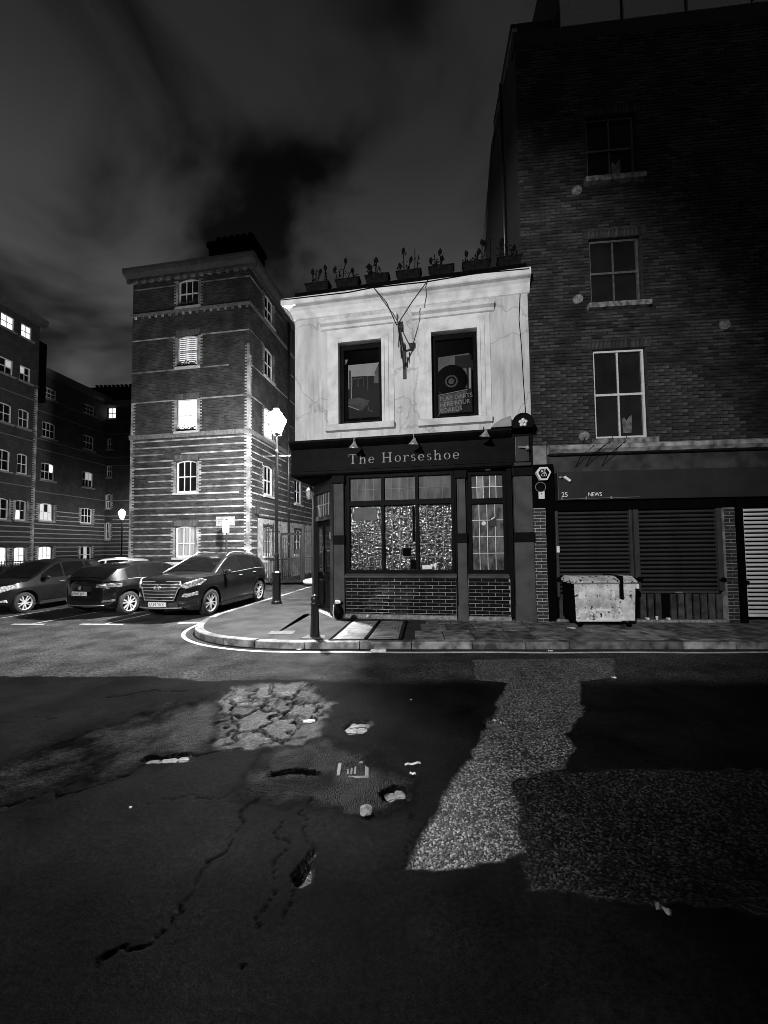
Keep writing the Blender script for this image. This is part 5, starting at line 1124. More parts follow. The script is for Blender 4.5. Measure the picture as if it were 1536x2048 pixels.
# small access cover in the road
t = thing('access_cover', 'small square iron access cover set in the broken patch of road', 'cover', (-.28, 3.29, -.028), .04)
m = MB(); m.box(-.13, .13, -.12, -.09, 0, .022); m.box(-.13, .13, .09, .12, 0, .022); m.box(-.13, -.10, -.09, .09, 0, .03); m.box(.10, .13, -.09, .09, 0, .022); m.build('cover_frame', mat('worn_iron', .008, .05, 12, rough=.6), t, bevel=.003)
m = MB(); m.box(-.098, .098, -.088, .088, 0, .012)
for k in range(3): m.box(-.05 + k * .03, -.035 + k * .03, -.06, .06, .012, .02)
m.build('cover_lid', MATS['worn_iron'], t)

# unseen wall added behind the camera to shade the near road
m = MB(); m.box(-14, 14, -3.3, -3.0, -.05, 3.3); m.box(-14.05, 14.05, -3.35, -2.95, 3.3, 3.4)
struct(m.build('added_shade_wall', mat('shade_wall_brick', .1, .16, 6, rough=.9), None))

# ---- kerb line
KP = [(9.5, 6.58), (6.45, 6.72), (4.2, 6.81), (2, 6.9), (.4, 6.98), (-1.2, 7.05), (-1.9, 7.10), (-2.5, 7.22), (-3.05, 7.42), (-3.5, 7.68), (-3.9, 8.05), (-4.18, 8.5), (-4.36, 9.05), (-4.43, 9.7), (-4.38, 10.6), (-4.05, 12.5), (-3.35, 16.5), (-2.95, 18.9)]
def resample(P, step):
    P = [Vector((a, b, 0)) for a, b in P]; out = [P[0]]; acc = 0
    for a, b in zip(P[:-1], P[1:]):
        n = max(1, int(round((b - a).length / step)))
        for k in range(1, n + 1): out.append(a.lerp(b, k / n))
    return out
def chaikin(P, it=2):
    for _ in range(it):
        Q = [P[0]]
        for a, b in zip(P[:-1], P[1:]): Q += [(a[0] * .75 + b[0] * .25, a[1] * .75 + b[1] * .25), (a[0] * .25 + b[0] * .75, a[1] * .25 + b[1] * .75)]
        P = Q + [P[-1]]
    return P
def offset(P, d):     # + = to the left of travel; travelling right-to-left the street is on the left
    out = []
    for i, p in enumerate(P):
        a, b = P[max(i - 1, 0)], P[min(i + 1, len(P) - 1)]; t_ = (b - a).normalized(); out.append(p + Vector((-t_.y, t_.x, 0)) * d)
    return out
KL = resample(chaikin(KP, 2), .15)
outer = offset(KL, 0); inner = offset(KL, -.17)      # pavement side
kerb = struct(bpy.data.objects.new('kerb', None)); col.objects.link(kerb)
def arc(P):
    s = [0]
    for a, b in zip(P[:-1], P[1:]): s.append(s[-1] + (b - a).length)
    return s
s_ = arc(outer); i0 = 0; lens = []
while i0 < len(outer) - 2:
    ln = rng.choice((.75, .85, .9, .95)) if outer[i0].x > -1.5 or outer[i0].y > 10 else rng.choice((.5, .6, .65))
    i1 = i0 + 1
    while i1 < len(outer) - 1 and s_[i1] - s_[i0] < ln: i1 += 1
    q = MB(); top = .125 + rng.uniform(-.008, .006); sh_ = .006
    O = outer[i0:i1 + 1]; I = inner[i0:i1 + 1]; O = [O[0].lerp(O[1], .06)] + O[1:-1] + [O[-1].lerp(O[-2], .06)]; I = [I[0].lerp(I[1], .06)] + I[1:-1] + [I[-1].lerp(I[-2], .06)]
    n = len(O); vs = []
    for o_, i_ in zip(O, I):
        b1 = o_.lerp(i_, .05); b2 = o_.lerp(i_, .13)
        vs += [(o_.x, o_.y, -.05), (o_.x, o_.y, top - .022), (b1.x, b1.y, top - .006), (b2.x, b2.y, top), (i_.x, i_.y, top), (i_.x, i_.y, -.05)]
    fs = [(k * 6 + j, k * 6 + (j + 1) % 6, (k + 1) * 6 + (j + 1) % 6, (k + 1) * 6 + j) for k in range(n - 1) for j in range(6)] + [tuple(range(6)), tuple((n - 1) * 6 + j for j in range(5, -1, -1))]
    q.add(vs, fs).build('kerb_stone', KERBM, kerb); i0 = i1
# pavement sheet: from the kerb back to the buildings and into the yard
pav = struct(bpy.data.objects.new('pavement', None)); col.objects.link(pav)
m = MB(); back = []
for p in inner:
    if p.y < 8.2 and p.x > -2.2: back.append(Vector((p.x, 10.0, 0)))
    else: back.append(Vector((min(-1.9, max(p.x, -1.9)) if p.y < 10 else 2.0, max(p.y, 10.0), 0)))
for k in range(len(inner) - 1):
    a, b = inner[k], inner[k + 1]; c, d = back[k + 1], back[k]
    m.quad((a.x, a.y, .115), (b.x, b.y, .115), (c.x, c.y, .115), (d.x, d.y, .115))
m.quad((-16, 18.9, .115), (3, 18.9, .115), (3, 40, .115), (-16, 40, .115))
foot = m.build('footway', TARMACP, pav, fix=False)
# flagstones
kx = lambda x: 7.02 - .0435 * (x + 1.2) + .18 + .03    # inner kerb edge at x (straight run)
rowsd = [0, .78, 1.5, 2.25]
for c in range(17):
    for r_ in range(3):
        x0 = .55 + c * .56 + (.18 * r_); x1 = x0 + .543
        if x0 > 9: continue
        y0 = kx((x0 + x1) / 2) + rowsd[r_] + .004; y1 = kx((x0 + x1) / 2) + rowsd[r_ + 1] - .014
        q = MB(); z0 = .124; t1, t2, t3, t4 = [rng.uniform(-.005, .004) for _ in range(4)]; b_ = .008; sk = .05
        v4 = [(x0, y0, z0 + t1), (x1, y0, z0 + t2), (x1 + sk, y1, z0 + t3), (x0 + sk, y1, z0 + t4)]
        cx_ = sum(v[0] for v in v4) / 4; cy_ = sum(v[1] for v in v4) / 4
        inn = [(cx_ + (v[0] - cx_) * .975, cy_ + (v[1] - cy_) * .98, v[2]) for v in v4]; ed = [(v[0], v[1], v[2] - .006) for v in v4]; bt = [(v[0], v[1], .07) for v in v4]
        q.add(inn + ed + bt, [(0, 1, 2, 3)] + [(i, (i + 1) % 4, 4 + (i + 1) % 4, 4 + i) for i in range(4)] + [(4 + i, 4 + (i + 1) % 4, 8 + (i + 1) % 4, 8 + i) for i in range(4)])
        q.build('paving_slab', SLABM, pav)
q = MB(); q.quad((.55, kx(.55), .1165), (9.3, kx(9.3), .1165), (9.3, kx(9.3) + 2.3, .1165), (.6, kx(.55) + 2.3, .1165)); q.build('slab_bedding', mat('dark_joint_sand', .008, .015, 20, rough=.95), pav, fix=False)
# pale patch of footway and a small cover by the bollard
MB().box(-2.35, -1.85, 7.75, 8.05, .116, .121).build('footway_cover', mat('footway_cover', .05, .1, 20, rough=.7, bump=.3), pav)
MB().prism([(-1.62, 7.36), (-1.14, 7.36), (-1.18, 7.62), (-1.5, 7.66)], 'z', .112, .122).build('bollard_footing', mat('pale_footing', .07, .14, 20, rough=.8, bump=.3), pav)
# ---- road paint
def ribbon(P, w_, z, m_, name):
    a = offset(P, -w_ / 2); b = offset(P, w_ / 2); q = MB()
    n = len(P); vs = [(p.x, p.y, z) for p in a] + [(p.x, p.y, z) for p in b] + [(p.x, p.y, z - .003) for p in a] + [(p.x, p.y, z - .003) for p in b]
    fs = [(i, i + 1, n + i + 1, n + i) for i in range(n - 1)] + [(i, 2 * n + i, 2 * n + i + 1, i + 1) for i in range(n - 1)] + [(n + i, n + i + 1, 3 * n + i + 1, 3 * n + i) for i in range(n - 1)]
    return struct(q.add(vs, fs).build(name, m_, None, fix=False))
sub = [p for p in offset(resample(chaikin([(9.5, 6.58), (6.45, 6.72), (2, 6.9), (-1.2, 7.05), (-1.9, 7.10), (-2.5, 7.22), (-3.05, 7.42), (-3.5, 7.68), (-3.9, 8.05), (-4.18, 8.5), (-4.30, 9.05), (-4.28, 9.6)], 2), .12), .22)]
wob = [Vector((p.x, p.y + .012 * math.sin(i * .31), 0)) for i, p in enumerate(sub)]
ribbon(wob, .075, .007, PAINTL, 'road_line')
ribbon([Vector((-5.1, 9.58, 0)), Vector((-4.45, 9.56, 0))], .09, .010, PAINTL, 'road_line')
for (a, b) in (((-7.52, 9.60), (-6.40, 9.52)), ((-6.9, 9.6), (-6.5, 11.6)), ((-9.3, 9.70), (-8.45, 9.64)), ((-8.8, 9.7), (-8.4, 11.6)), ((-10.9, 9.8), (-10.2, 9.75)), ((-10.6, 9.8), (-10.2, 11.8))):
    ribbon([Vector((a[0], a[1], 0)), Vector((b[0], b[1], 0))], .085, .007 if a[1] > b[1] else .0105, PAINTF if a[1] < b[1] else PAINTL, 'bay_line')

# ---- bollard
t = thing('bollard', 'fluted black iron bollard on the pavement corner in front of the pub door', 'bollard', (-1.36, 7.53, .12))
m = MB(); n = 16; prof = [(.098, 0), (.098, .03), (.088, .05), (.080, .30), (.072, .60)]
vs = []
for r_, z in prof:
    for k in range(n * 2): rr = r_ * (1 if k % 2 else .86) if .04 < z < .61 else r_; a_ = math.pi * k / n; vs.append((rr * math.cos(a_), rr * math.sin(a_), z))
N2 = n * 2; m.add(vs, [(i * N2 + k, i * N2 + (k + 1) % N2, (i + 1) * N2 + (k + 1) % N2, (i + 1) * N2 + k) for i in range(len(prof) - 1) for k in range(N2)]); m.build('shaft', IRON, t)
m = MB(); m.lathe([(.074, .60), (.085, .61), (.088, .64), (.075, .655), (.06, .66), (.072, .68), (.08, .71), (.075, .75), (.05, .785), (.02, .80), (.001, .803)], 24); m.build('head', IRON, t, smooth=True)

# ---- cellar flaps in the pavement
t = thing('cellar_hatch', 'pair of pale metal cellar flaps set in the pavement in front of the pub wall', 'hatch', (0, 0, 0))
flapm = mat('pale_checker_flap', .14, .38, 5, detail=7, rough=.5, spec=.5, bump=.7, bscale=40, bdist=.006)
def flap(c4, name='flap'):
    q = MB(); cx_ = sum(c[0] for c in c4) / 4; cy_ = sum(c[1] for c in c4) / 4
    q.add([(x, y, .128) for x, y in c4] + [(cx_ + (x - cx_) * .97, cy_ + (y - cy_) * .985, .136) for x, y in c4], [(4, 5, 6, 7)] + [(i, (i + 1) % 4, 4 + (i + 1) % 4, 4 + i) for i in range(4)])
    return q.build(name, flapm, t)
FL_ = (-.98, 7.24), (-.40, 7.22), (-.16, 8.93), (-.72, 8.95)
FR_ = (-.32, 7.22), (.24, 7.19), (.43, 8.88), (-.08, 8.92)
fa = flap(FL_); fb = flap(FR_)
for k in range(9):      # raised ribs on the right flap
    f_ = .06 + k * .11; a = Vector((-.32 + .56 * f_, 7.9, 0)); b = Vector((-.08 + .51 * f_, 8.86, 0))
    MB().tube([(a.x + .1, a.y, .138), (b.x, b.y, .138)], .009, 4).build('rib', flapm, fb)
MB().box(-.20, .12, 7.36, 7.39, .136, .146).build('flap_handle', STEEL, fb); MB().box(-.75, -.55, 7.75, 7.78, .136, .142).build('flap_handle', STEEL, fa)
q = MB(); frp = [((-1.04, 7.18), (.30, 7.13)), ((.30, 7.13), (.50, 8.93)), ((.50, 8.93), (-.78, 9.0)), ((-.78, 9.0), (-1.04, 7.18)), ((-.36, 7.2), (-.12, 8.95))]
for a, b in frp:
    v = (Vector((b[0] - a[0], b[1] - a[1], 0))).normalized(); M_ = Matrix.Translation(((a[0] + b[0]) / 2, (a[1] + b[1]) / 2, .12)) @ Matrix.Rotation(math.atan2(v.y, v.x), 4, 'Z'); l_ = math.hypot(b[0] - a[0], b[1] - a[1]) / 2
    q.obox(M_, -l_, l_, -.018, .018, -.01, .010)
q.build('hatch_frame', BLACKM, t)
# ---- a dark bag with pale top by the pilaster, and rubbish along the pub plinth
t = thing('rubbish_bag', 'dark narrow bag with a crumpled white top leaning on the left pilaster of the pub', 'bag', (-1.13, 9.28, .12), 0)
bm = bmesh.new(); bmesh.ops.create_icosphere(bm, subdivisions=3, radius=1)
for v in bm.verts:
    n_ = 1 + mnoise.noise(v.co * 2.3) * .25; f_ = 1 - .25 * max(0, v.co.z); v.co = Vector((v.co.x * .095 * n_ * f_, v.co.y * .08 * n_ * f_, .19 + v.co.z * .19))
me = bpy.data.meshes.new('bag'); bm.to_mesh(me); bm.free(); me.materials.append(BLACK); inst(me, 'bag_body', t)
bm = bmesh.new(); bmesh.ops.create_icosphere(bm, subdivisions=2, radius=1)
for v in bm.verts: n_ = 1 + mnoise.noise(v.co * 3.3 + Vector((5, 0, 0))) * .6; v.co = Vector((v.co.x * .075 * n_, v.co.y * .06 * n_, .40 + v.co.z * .055 * n_))
me = bpy.data.meshes.new('top'); bm.to_mesh(me); bm.free(); me.materials.append(WHITE); inst(me, 'crumpled_top', t)
MB().tube([(-.08, -.05, .02), (-.1, -.06, .15), (-.09, -.05, .33)], .014, 5).build('pale_edge', WHITE, t)
stone_bit('crumpled_ball', 'crumpled pale ball of paper against the plinth under the left tiled panel', 'litter', -.42, 9.27, (.035, .03, .035), WHITE, .16, seed=8)
weeds = MB()
for k in range(420):
    u = rng.uniform(1.3, 5.6); a_ = R(-10); x = -2.25 + u * math.cos(a_) + .16 * math.sin(a_); y = 9.73 + u * math.sin(a_) - .13 * math.cos(a_) + rng.uniform(-.03, .01); hgt = rng.uniform(.02, .08)
    weeds.add([(x, y, .118), (x + .006, y, .118), (x + rng.uniform(-.03, .03), y - rng.uniform(0, .03), .118 + hgt)], [(0, 1, 2)])
w_ = stuff(weeds.build('weeds', mat('pale_weeds', .12, .3, 30, rough=.8), None, fix=False)); w_['label'] = 'dry weeds and grit along the foot of the pub wall'; w_['category'] = 'weeds'

# ---- the four wheeled waste bin
t = thing('waste_bin', 'battered grey metal wheeled bin with torn stickers and paint in front of the left shutter', 'bin', (3.93, 7.98, .12), R(-3))
BM_ = None
def bin_mat():
    m = bpy.data.materials.new('stickered_bin_paint'); m.use_nodes = True; tt = m.node_tree; b = tt.nodes['Principled BSDF']; L_ = tt.links.new
    tc = N(tt, 'ShaderNodeTexCoord'); n1_ = N(tt, 'ShaderNodeTexNoise'); n1_.inputs['Scale'].default_value = 3.4; n1_.inputs['Detail'].default_value = 7; n1_.inputs['Roughness'].default_value = .65; L_(tc.outputs['Object'], n1_.inputs['Vector'])
    r1 = N(tt, 'ShaderNodeMapRange'); r1.inputs[1].default_value = .3; r1.inputs[2].default_value = .75; r1.inputs[3].default_value = .22; r1.inputs[4].default_value = .95; L_(n1_.outputs['Fac'], r1.inputs[0])
    n2_ = N(tt, 'ShaderNodeTexNoise'); n2_.inputs['Scale'].default_value = 9; n2_.inputs['Detail'].default_value = 4; n2_.inputs['Distortion'].default_value = 1.2; L_(tc.outputs['Object'], n2_.inputs['Vector'])
    sp = N(tt, 'ShaderNodeSeparateXYZ'); L_(tc.outputs['Object'], sp.inputs[0])
    r0 = N(tt, 'ShaderNodeMapRange'); r0.inputs[1].default_value = .7; r0.inputs[2].default_value = .2; r0.inputs[3].default_value = .68; r0.inputs[4].default_value = .54; L_(sp.outputs['Z'], r0.inputs[0])
    gt_ = N(tt, 'ShaderNodeMath', operation='GREATER_THAN'); L_(n2_.outputs['Fac'], gt_.inputs[0]); L_(r0.outputs[0], gt_.inputs[1])
    n3_ = N(tt, 'ShaderNodeTexNoise'); n3_.inputs['Scale'].default_value = 13; n3_.inputs['Detail'].default_value = 3; L_(tc.outputs['Object'], n3_.inputs['Vector'])
    lt = N(tt, 'ShaderNodeMath', operation='GREATER_THAN'); lt.inputs[1].default_value = .62; L_(n3_.outputs['Fac'], lt.inputs[0])
    m1 = N(tt, 'ShaderNodeMix', data_type='FLOAT'); L_(gt_.outputs[0], m1.inputs[0]); L_(r1.outputs[0], m1.inputs[2]); m1.inputs[3].default_value = .8
    m2 = N(tt, 'ShaderNodeMix', data_type='FLOAT'); L_(lt.outputs[0], m2.inputs[0]); L_(m1.outputs[0], m2.inputs[2]); m2.inputs[3].default_value = .03
    L_(m2.outputs[0], b.inputs['Base Color']); b.inputs['Roughness'].default_value = .5; return m
BM_ = bin_mat(); W_ = 1.19
m = MB(); m.add([(0, .03, .14), (W_, .03, .14), (W_, .55, .14), (0, .55, .14), (-.02, 0, .92), (W_ + .02, 0, .92), (W_ + .02, .6, .92), (-.02, .6, .92)], [(0, 3, 2, 1), (4, 5, 6, 7), (0, 1, 5, 4), (1, 2, 6, 5), (2, 3, 7, 6), (3, 0, 4, 7)])
body = m.build('bin_body', BM_, t, bevel=.02)
MB().prism([(-.03, .925), (-.035, .96), (.16, 1.05), (.46, 1.05), (.63, .97), (.63, .925)], 'x', -.04, W_ + .04).build('lid', BM_, t, bevel=.012)
MB().box(.88, .93, -.055, .64, .60, 1.065).build('lid_strap', BLACKM, t)
m = MB(); [m.box(-.045, -.02, .06 + k * .09, .10 + k * .09, .2, .88) for k in range(6)]; m.build('side_rib', BLACKM, t)
MB().box(-.03, -.0, .02, .58, .14, .90).build('dark_side', BLACKM, t)
MB().box(-.05, W_ + .05, -.02, .0, .90, .925).build('top_rail', STEEL, t, bevel=.004)
MB().box(.01, .9, .0, .028, .135, .165).build('bottom_rail', WHITE, t)
MB().box(.955, W_ - .01, .018, .03, .15, .54).build('white_panel', mat('smeared_white_panel', .5, .8, 9, rough=.5), t)
for (x0, x1, z0, z1) in ((.07, .20, .60, .74), (.40, .82, .86, .905), (.66, .79, .78, .81), (.74, .79, .62, .76), (.42, .70, .34, .39)):
    MB().box(x0, x1, .006, .016 if z0 > .5 else .024, z0, z1).build('torn_sticker', PLASTIC, t).rotation_euler = (0, 0, 0)
MB().prism([(.07, .60), (.20, .60), (.155, .67), (.20, .74), (.07, .74), (.11, .67)], 'y', -.002, .008).build('cross_sticker', PLASTIC, t)
m = MB(); m.lathe([(.055, 0), (.066, 0), (.066, .006), (.055, .006), (.055, 0)], 20, Tr(.32, .002, .80) @ Matrix.Rotation(R(90), 4, 'X'), cap=False); m.build('round_mark', PLASTIC, t)
text('C', .085, PLASTIC, 'letter_mark', t, Tr(.285, .0, .77) @ FACE, .002)
for x in (W_ + .06,): MB().box(x - .03, x + .01, -.03, .05, .80, .90).build('side_trunnion', PLASTIC, t, bevel=.008)
MB().box(.95, 1.03, -.03, .0, .78, .83).build('lock', PLASTIC, t, bevel=.005)
for (x, y) in ((.1, .1), (W_ - .1, .1), (.1, .5), (W_ - .1, .5)):
    w__ = MB().lathe([(.001, -.02), (.07, -.02), (.075, 0), (.07, .02), (.001, .02)], 16, Tr(x, y, .075) @ Matrix.Rotation(R(90), 4, 'Y')).build('castor', BLACKM, t); MB().box(x - .03, x + .03, y - .03, y + .03, .10, .15).build('castor_fork', STEEL, w__)
scrap('white folded card on the pavement at the left foot of the waste bin', 3.82, 7.95, .16, .10, .5, WHITE, .125)
for i, (x, l_) in enumerate(((5.45, 'white cup nearest the waste bin at the foot of the riser boards'), (5.72, 'second white cup from the bin at the foot of the riser boards'), (5.95, 'third white cup from the bin at the foot of the riser boards'), (6.15, 'white cup farthest from the bin at the foot of the riser boards'))):
    o_ = MB().lathe([(.02, 0), (.03, .07), (.033, .072), (.028, .07), (.018, .004)], 10, Matrix.Rotation(R(90 if i % 2 else 0), 4, 'X')).build('paper_cup', WHITE, None); o_.matrix_world = Tr(x, 8.754 - (x - 3.285) * .0875 - .02, .172); o_.location.z = .172 + (.03 if i % 2 else 0); tag(o_, l_, 'cup', 'white cups under the right shutter')
# ================================================================ cars
TYRE = mat('tyre_rubber', .012, .02, 20, rough=.85); ALLOY = mat('alloy_rim', .7, .8, 9, rough=.35, metal=.5)
CGLASS = mat('car_glass', .004, .006, 2, rough=.04, spec=.8); PLATE = mat('number_plate', .72, .78, 20, rough=.4); PLATEY = mat('rear_plate', .45, .55, 20, rough=.4)
LENS = mat('lamp_lens', .3, .9, 22, detail=3, rough=.2, spec=1, metal=.3, lo=.42, hi=.58); REDL = mat('tail_lamp', .03, .22, 16, rough=.1, spec=1); BLKPL = mat('black_trim', .01, .014, 9, rough=.5)
def interp(tab, x): return float(np.interp(x, [p[0] for p in tab], [p[1] for p in tab]))
def smooth_tab(tab, n=60):
    xs_ = np.linspace(tab[0][0], tab[-1][0], 161); y = np.interp(xs_, [p[0] for p in tab], [p[1] for p in tab]); k = np.array([1, 3, 5, 3, 1.]); k /= k.sum()
    for _ in range(3): yp = np.pad(y, 2, mode='edge'); y = np.convolve(yp, k, 'valid')
    return list(zip(xs_.tolist(), y.tolist()))
class Car:
    def __init__(s, name, label, loc, rz, L_, W_, wb, fo, belt, roof, paint, wheel_r=.34, tum=.42, group='cars parked round the square'):
        s.L, s.W, s.t = L_, W_ / 2, thing(name, label, 'car', loc, rz, group); s.paint = paint; s.wr = wheel_r; s.tum = tum
        s.xf = L_ / 2 - fo; s.xr = s.xf - wb; s.belt = smooth_tab(belt); s.roof = smooth_tab(roof); s.c0, s.c1 = roof[0][0], roof[-1][0]
    def hw(s, x):                       # half width in plan
        a = s.L / 2 - .75; d = max(0, (abs(x) - a) / .75); return s.W * (1 - .30 * d ** 2.4)
    def nose(s, y):                     # x of the front (or back) skin at half width y
        y = abs(y) / s.W
        if y <= .70: return s.L / 2 - .12 * (y / .70) ** 2
        d = min(1, max(0, (1 - y) / .30)) ** (1 / 2.4); return s.L / 2 - .75 + .75 * d - .12 * max(0, min(1, (.75 * d - .25) / .5))
    def bx(s, z, sgn):                  # how far forward the skin still reaches height z
        xs_ = np.linspace(s.L / 2, 0, 160)
        for x in xs_:
            if interp(s.belt, sgn * x) - .10 * max(0, 1 - (s.L / 2 - x) / .12) ** 2 + .01 >= z: return float(x)
        return s.L / 2 - .6
    def bw(s, x, z):                    # half width with side section bulge
        zb = interp(s.belt, x); f = (z - .25) / (zb - .25); w = s.hw(x)
        return w * (.965 + .035 * math.sin(max(0, min(1, f)) * math.pi * .9) - (.05 * max(0, f - .75) / .25) - (.04 * max(0, .12 - f) / .12))
    def body(s):
        xs_ = np.arange(-s.L / 2, s.L / 2 + .001, .03); n = 30; V = []; secs = []
        for x in xs_:
            zb = interp(s.belt, x); e_ = (s.L / 2 - abs(x)); z0 = .22 + .10 * max(0, 1 - e_ / .35) ** 2; sec = []
            zb_ = zb - .10 * max(0, 1 - e_ / .12) ** 2
            sec.append((x, 0, z0)); sec.append((x, s.hw(x) * .9, z0))
            for k in range(n + 1):
                z = z0 + .01 + (zb_ - z0 - .01) * k / n; y = s.bw(x, z)
                for wx in (s.xf, s.xr):
                    d = math.hypot(x - wx, z - s.wr)
                    R_ = s.wr + .055
                    if d < R_: y = min(y, s.W - .27)
                sec.append((x, y, z))
            sec.append((x, s.hw(x) * .80, zb_ + .035)); sec.append((x, s.hw(x) * .45, zb_ + .06)); sec.append((x, 0, zb_ + .068))
            secs.append(sec)
        # nose pull-in so the ends are rounded in plan
        m_ = len(secs[0]); vs = []
        for sec in secs:
            for (x, y, z) in sec: x = x - math.copysign(.12, x) * max(0, (abs(x) - s.L / 2 + .5) / .5) * min(1, (abs(y) / (.7 * s.W)) ** 2); vs.append((x, y, z))
        for sec in secs:
            for (x, y, z) in sec: x = x - math.copysign(.12, x) * max(0, (abs(x) - s.L / 2 + .5) / .5) * min(1, (abs(y) / (.7 * s.W)) ** 2); vs.append((x, -y, z))
        ns = len(secs); off = ns * m_; fs = []
        for i in range(ns - 1):
            for j in range(m_ - 1):
                a, b, c, d = i * m_ + j, (i + 1) * m_ + j, (i + 1) * m_ + j + 1, i * m_ + j + 1
                fs.append((a, b, c, d)); fs.append((a + off, d + off, c + off, b + off))
        for base in (0, (ns - 1) * m_):
            fs.append(tuple(base + j for j in range(m_))); fs.append(tuple(base + off + j for j in range(m_)))
        o = MB().add(vs, fs).build('body', s.paint, s.t, smooth=True)
        md = o.modifiers.new('w', 'WELD'); md.merge_threshold = .001
        try: o.data.set_sharp_from_angle(angle=R(32))
        except Exception: pass
        for (x0, x1) in ((s.xr + s.wr + .1, s.xf - s.wr - .1),):
            for sd_ in (1, -1): MB().box(x0, x1, sd_ * (s.W - .03) - .01, sd_ * (s.W - .03) + .018, .20, .29).build('sill_trim', BLKPL, s.t)
        return o
    def cw(s, x, z):
        zb = interp(s.belt, x); return s.hw(x) * .93 - (z - zb) * s.tum
    def cabin(s, side, wind, rear, pillars, chrome=True, roof_rail=False):
        xs_ = np.linspace(s.c0, s.c1, 64); sec = []; nn = 7
        for x in xs_:
            zb = interp(s.belt, x) - .01; zr = max(interp(s.roof, x), zb + .012); row_ = []
            for k in range(nn + 1): z = zb + (zr - zb) * k / nn; row_.append((x, s.cw(x, z) - (.03 if k == nn else 0), z))
            w_ = row_[-1][1]
            for k in range(1, 7): y = w_ * (1 - k / 6); row_.append((x, y, zr + .045 * (1 - (y / max(w_, .1)) ** 2)))
            sec.append(row_)
        m_ = len(sec[0]); vs = [p for r_ in sec for p in r_] + [(x, -y, z) for r_ in sec for (x, y, z) in r_]; off = len(sec) * m_; fs = []
        for i in range(len(sec) - 1):
            for j in range(m_ - 1):
                a, b, c, d = i * m_ + j, (i + 1) * m_ + j, (i + 1) * m_ + j + 1, i * m_ + j + 1; fs += [(a, b, c, d), (a + off, d + off, c + off, b + off)]
        o = MB().add(vs, fs).build('roof', s.paint, s.t, smooth=True)
        for (x0, x1) in side:
            for sd_ in (1, -1):
                q = MB(); vs = []; n = 14
                for i in range(n + 1):
                    x = x0 + (x1 - x0) * i / n; zb = interp(s.belt, x) + .035; zt = max(interp(s.roof, x) - .055, zb + .001)
                    for k in range(4): z = zb + (zt - zb) * k / 3; vs.append((x, sd_ * (s.cw(x, z) + .006), z))
                q.add(vs, [(i * 4 + k, (i + 1) * 4 + k, (i + 1) * 4 + k + 1, i * 4 + k + 1) for i in range(n) for k in range(3)]).build('side_window', CGLASS, s.t, fix=False)
        for nm, (x0, x1) in (('windscreen', wind), ('rear_window', rear)):
            q = MB(); vs = []; n = 10
            for i in range(n + 1):
                x = x0 + (x1 - x0) * i / n; zr = interp(s.roof, x); w_ = s.cw(x, zr) - .10
                for k in range(9):
                    y = w_ * (k / 4 - 1); vs.append((x + (.008 if nm == 'windscreen' else -.008), y, zr + .045 * (1 - (y / (w_ + .07)) ** 2) + .008))
            q.add(vs, [(i * 9 + k, (i + 1) * 9 + k, (i + 1) * 9 + k + 1, i * 9 + k + 1) for i in range(n) for k in range(8)]).build(nm, CGLASS, s.t, smooth=True, fix=False)
        if chrome:
            for sd_ in (1, -1):
                x0, x1 = min(a for a, b in side), max(b for a, b in side); P = [(x, sd_ * (s.cw(x, interp(s.belt, x) + .02) + .012), interp(s.belt, x) + .02) for x in np.linspace(x0, x1, 9)]
                MB().tube(P, .010, 5).build('window_trim', CHROME, s.t, smooth=True)
        if roof_rail:
            for sd_ in (1, -1):
                P = [(x, sd_ * (s.cw(x, interp(s.roof, x)) - .03), interp(s.roof, x) + (.055 if 0 < i < 9 else .0)) for i, x in enumerate(np.linspace(wind[0] - .16, rear[1] + .30, 10))]
                MB().tube(P, .018, 6).build('roof_rail', CHROME, s.t, smooth=True)
                P = [(x, sd_ * (s.cw(x, interp(s.roof, x) - .01) + .006), interp(s.roof, x) - .008) for x in np.linspace(wind[1] + .02, wind[0] - .04, 8)]
                MB().tube(P, .016, 6).build('pillar_trim', STEEL, s.t, smooth=True)
    def wheels(s, spokes=5):
        for wx in (s.xf, s.xr):
            for sd_ in (1, -1):
                w_ = bpy.data.objects.new('wheel', None); col.objects.link(w_); w_.parent = s.t; w_.matrix_basis = Tr(wx, sd_ * (s.W - .125), s.wr) @ Matrix.Rotation(R(-90 * sd_), 4, 'X')
                # local +z now points outward
                r_ = s.wr
                MB().lathe([(r_ * .68, -.10), (r_ * .93, -.11), (r_, -.08), (r_, .07), (r_ * .94, .105), (r_ * .70, .10)], 32, cap=False).build('tyre', TYRE, w_, smooth=True)
                m = MB(); m.lathe([(r_ * .68, -.10), (r_ * .62, .02), (.001, .0)], 28, cap=False); m.build('rim_well', BLKPL, w_)
                m = MB(); m.lathe([(r_ * .66, .085), (r_ * .72, .10), (r_ * .71, .085), (r_ * .64, .06)], 32, cap=False); m.lathe([(.001, .09), (.05, .085), (.06, .05)], 14, cap=False)
                for k in range(spokes):
                    a = 2 * math.pi * k / spokes + .3
                    for da in (-.13, .13):
                        m.obox(Matrix.Rotation(a + da, 4, 'Z') @ Matrix.Rotation(da * .8, 4, 'Z'), .035, r_ * .69, -.014, .014, .055, .085)
                m.build('rim', ALLOY, w_)
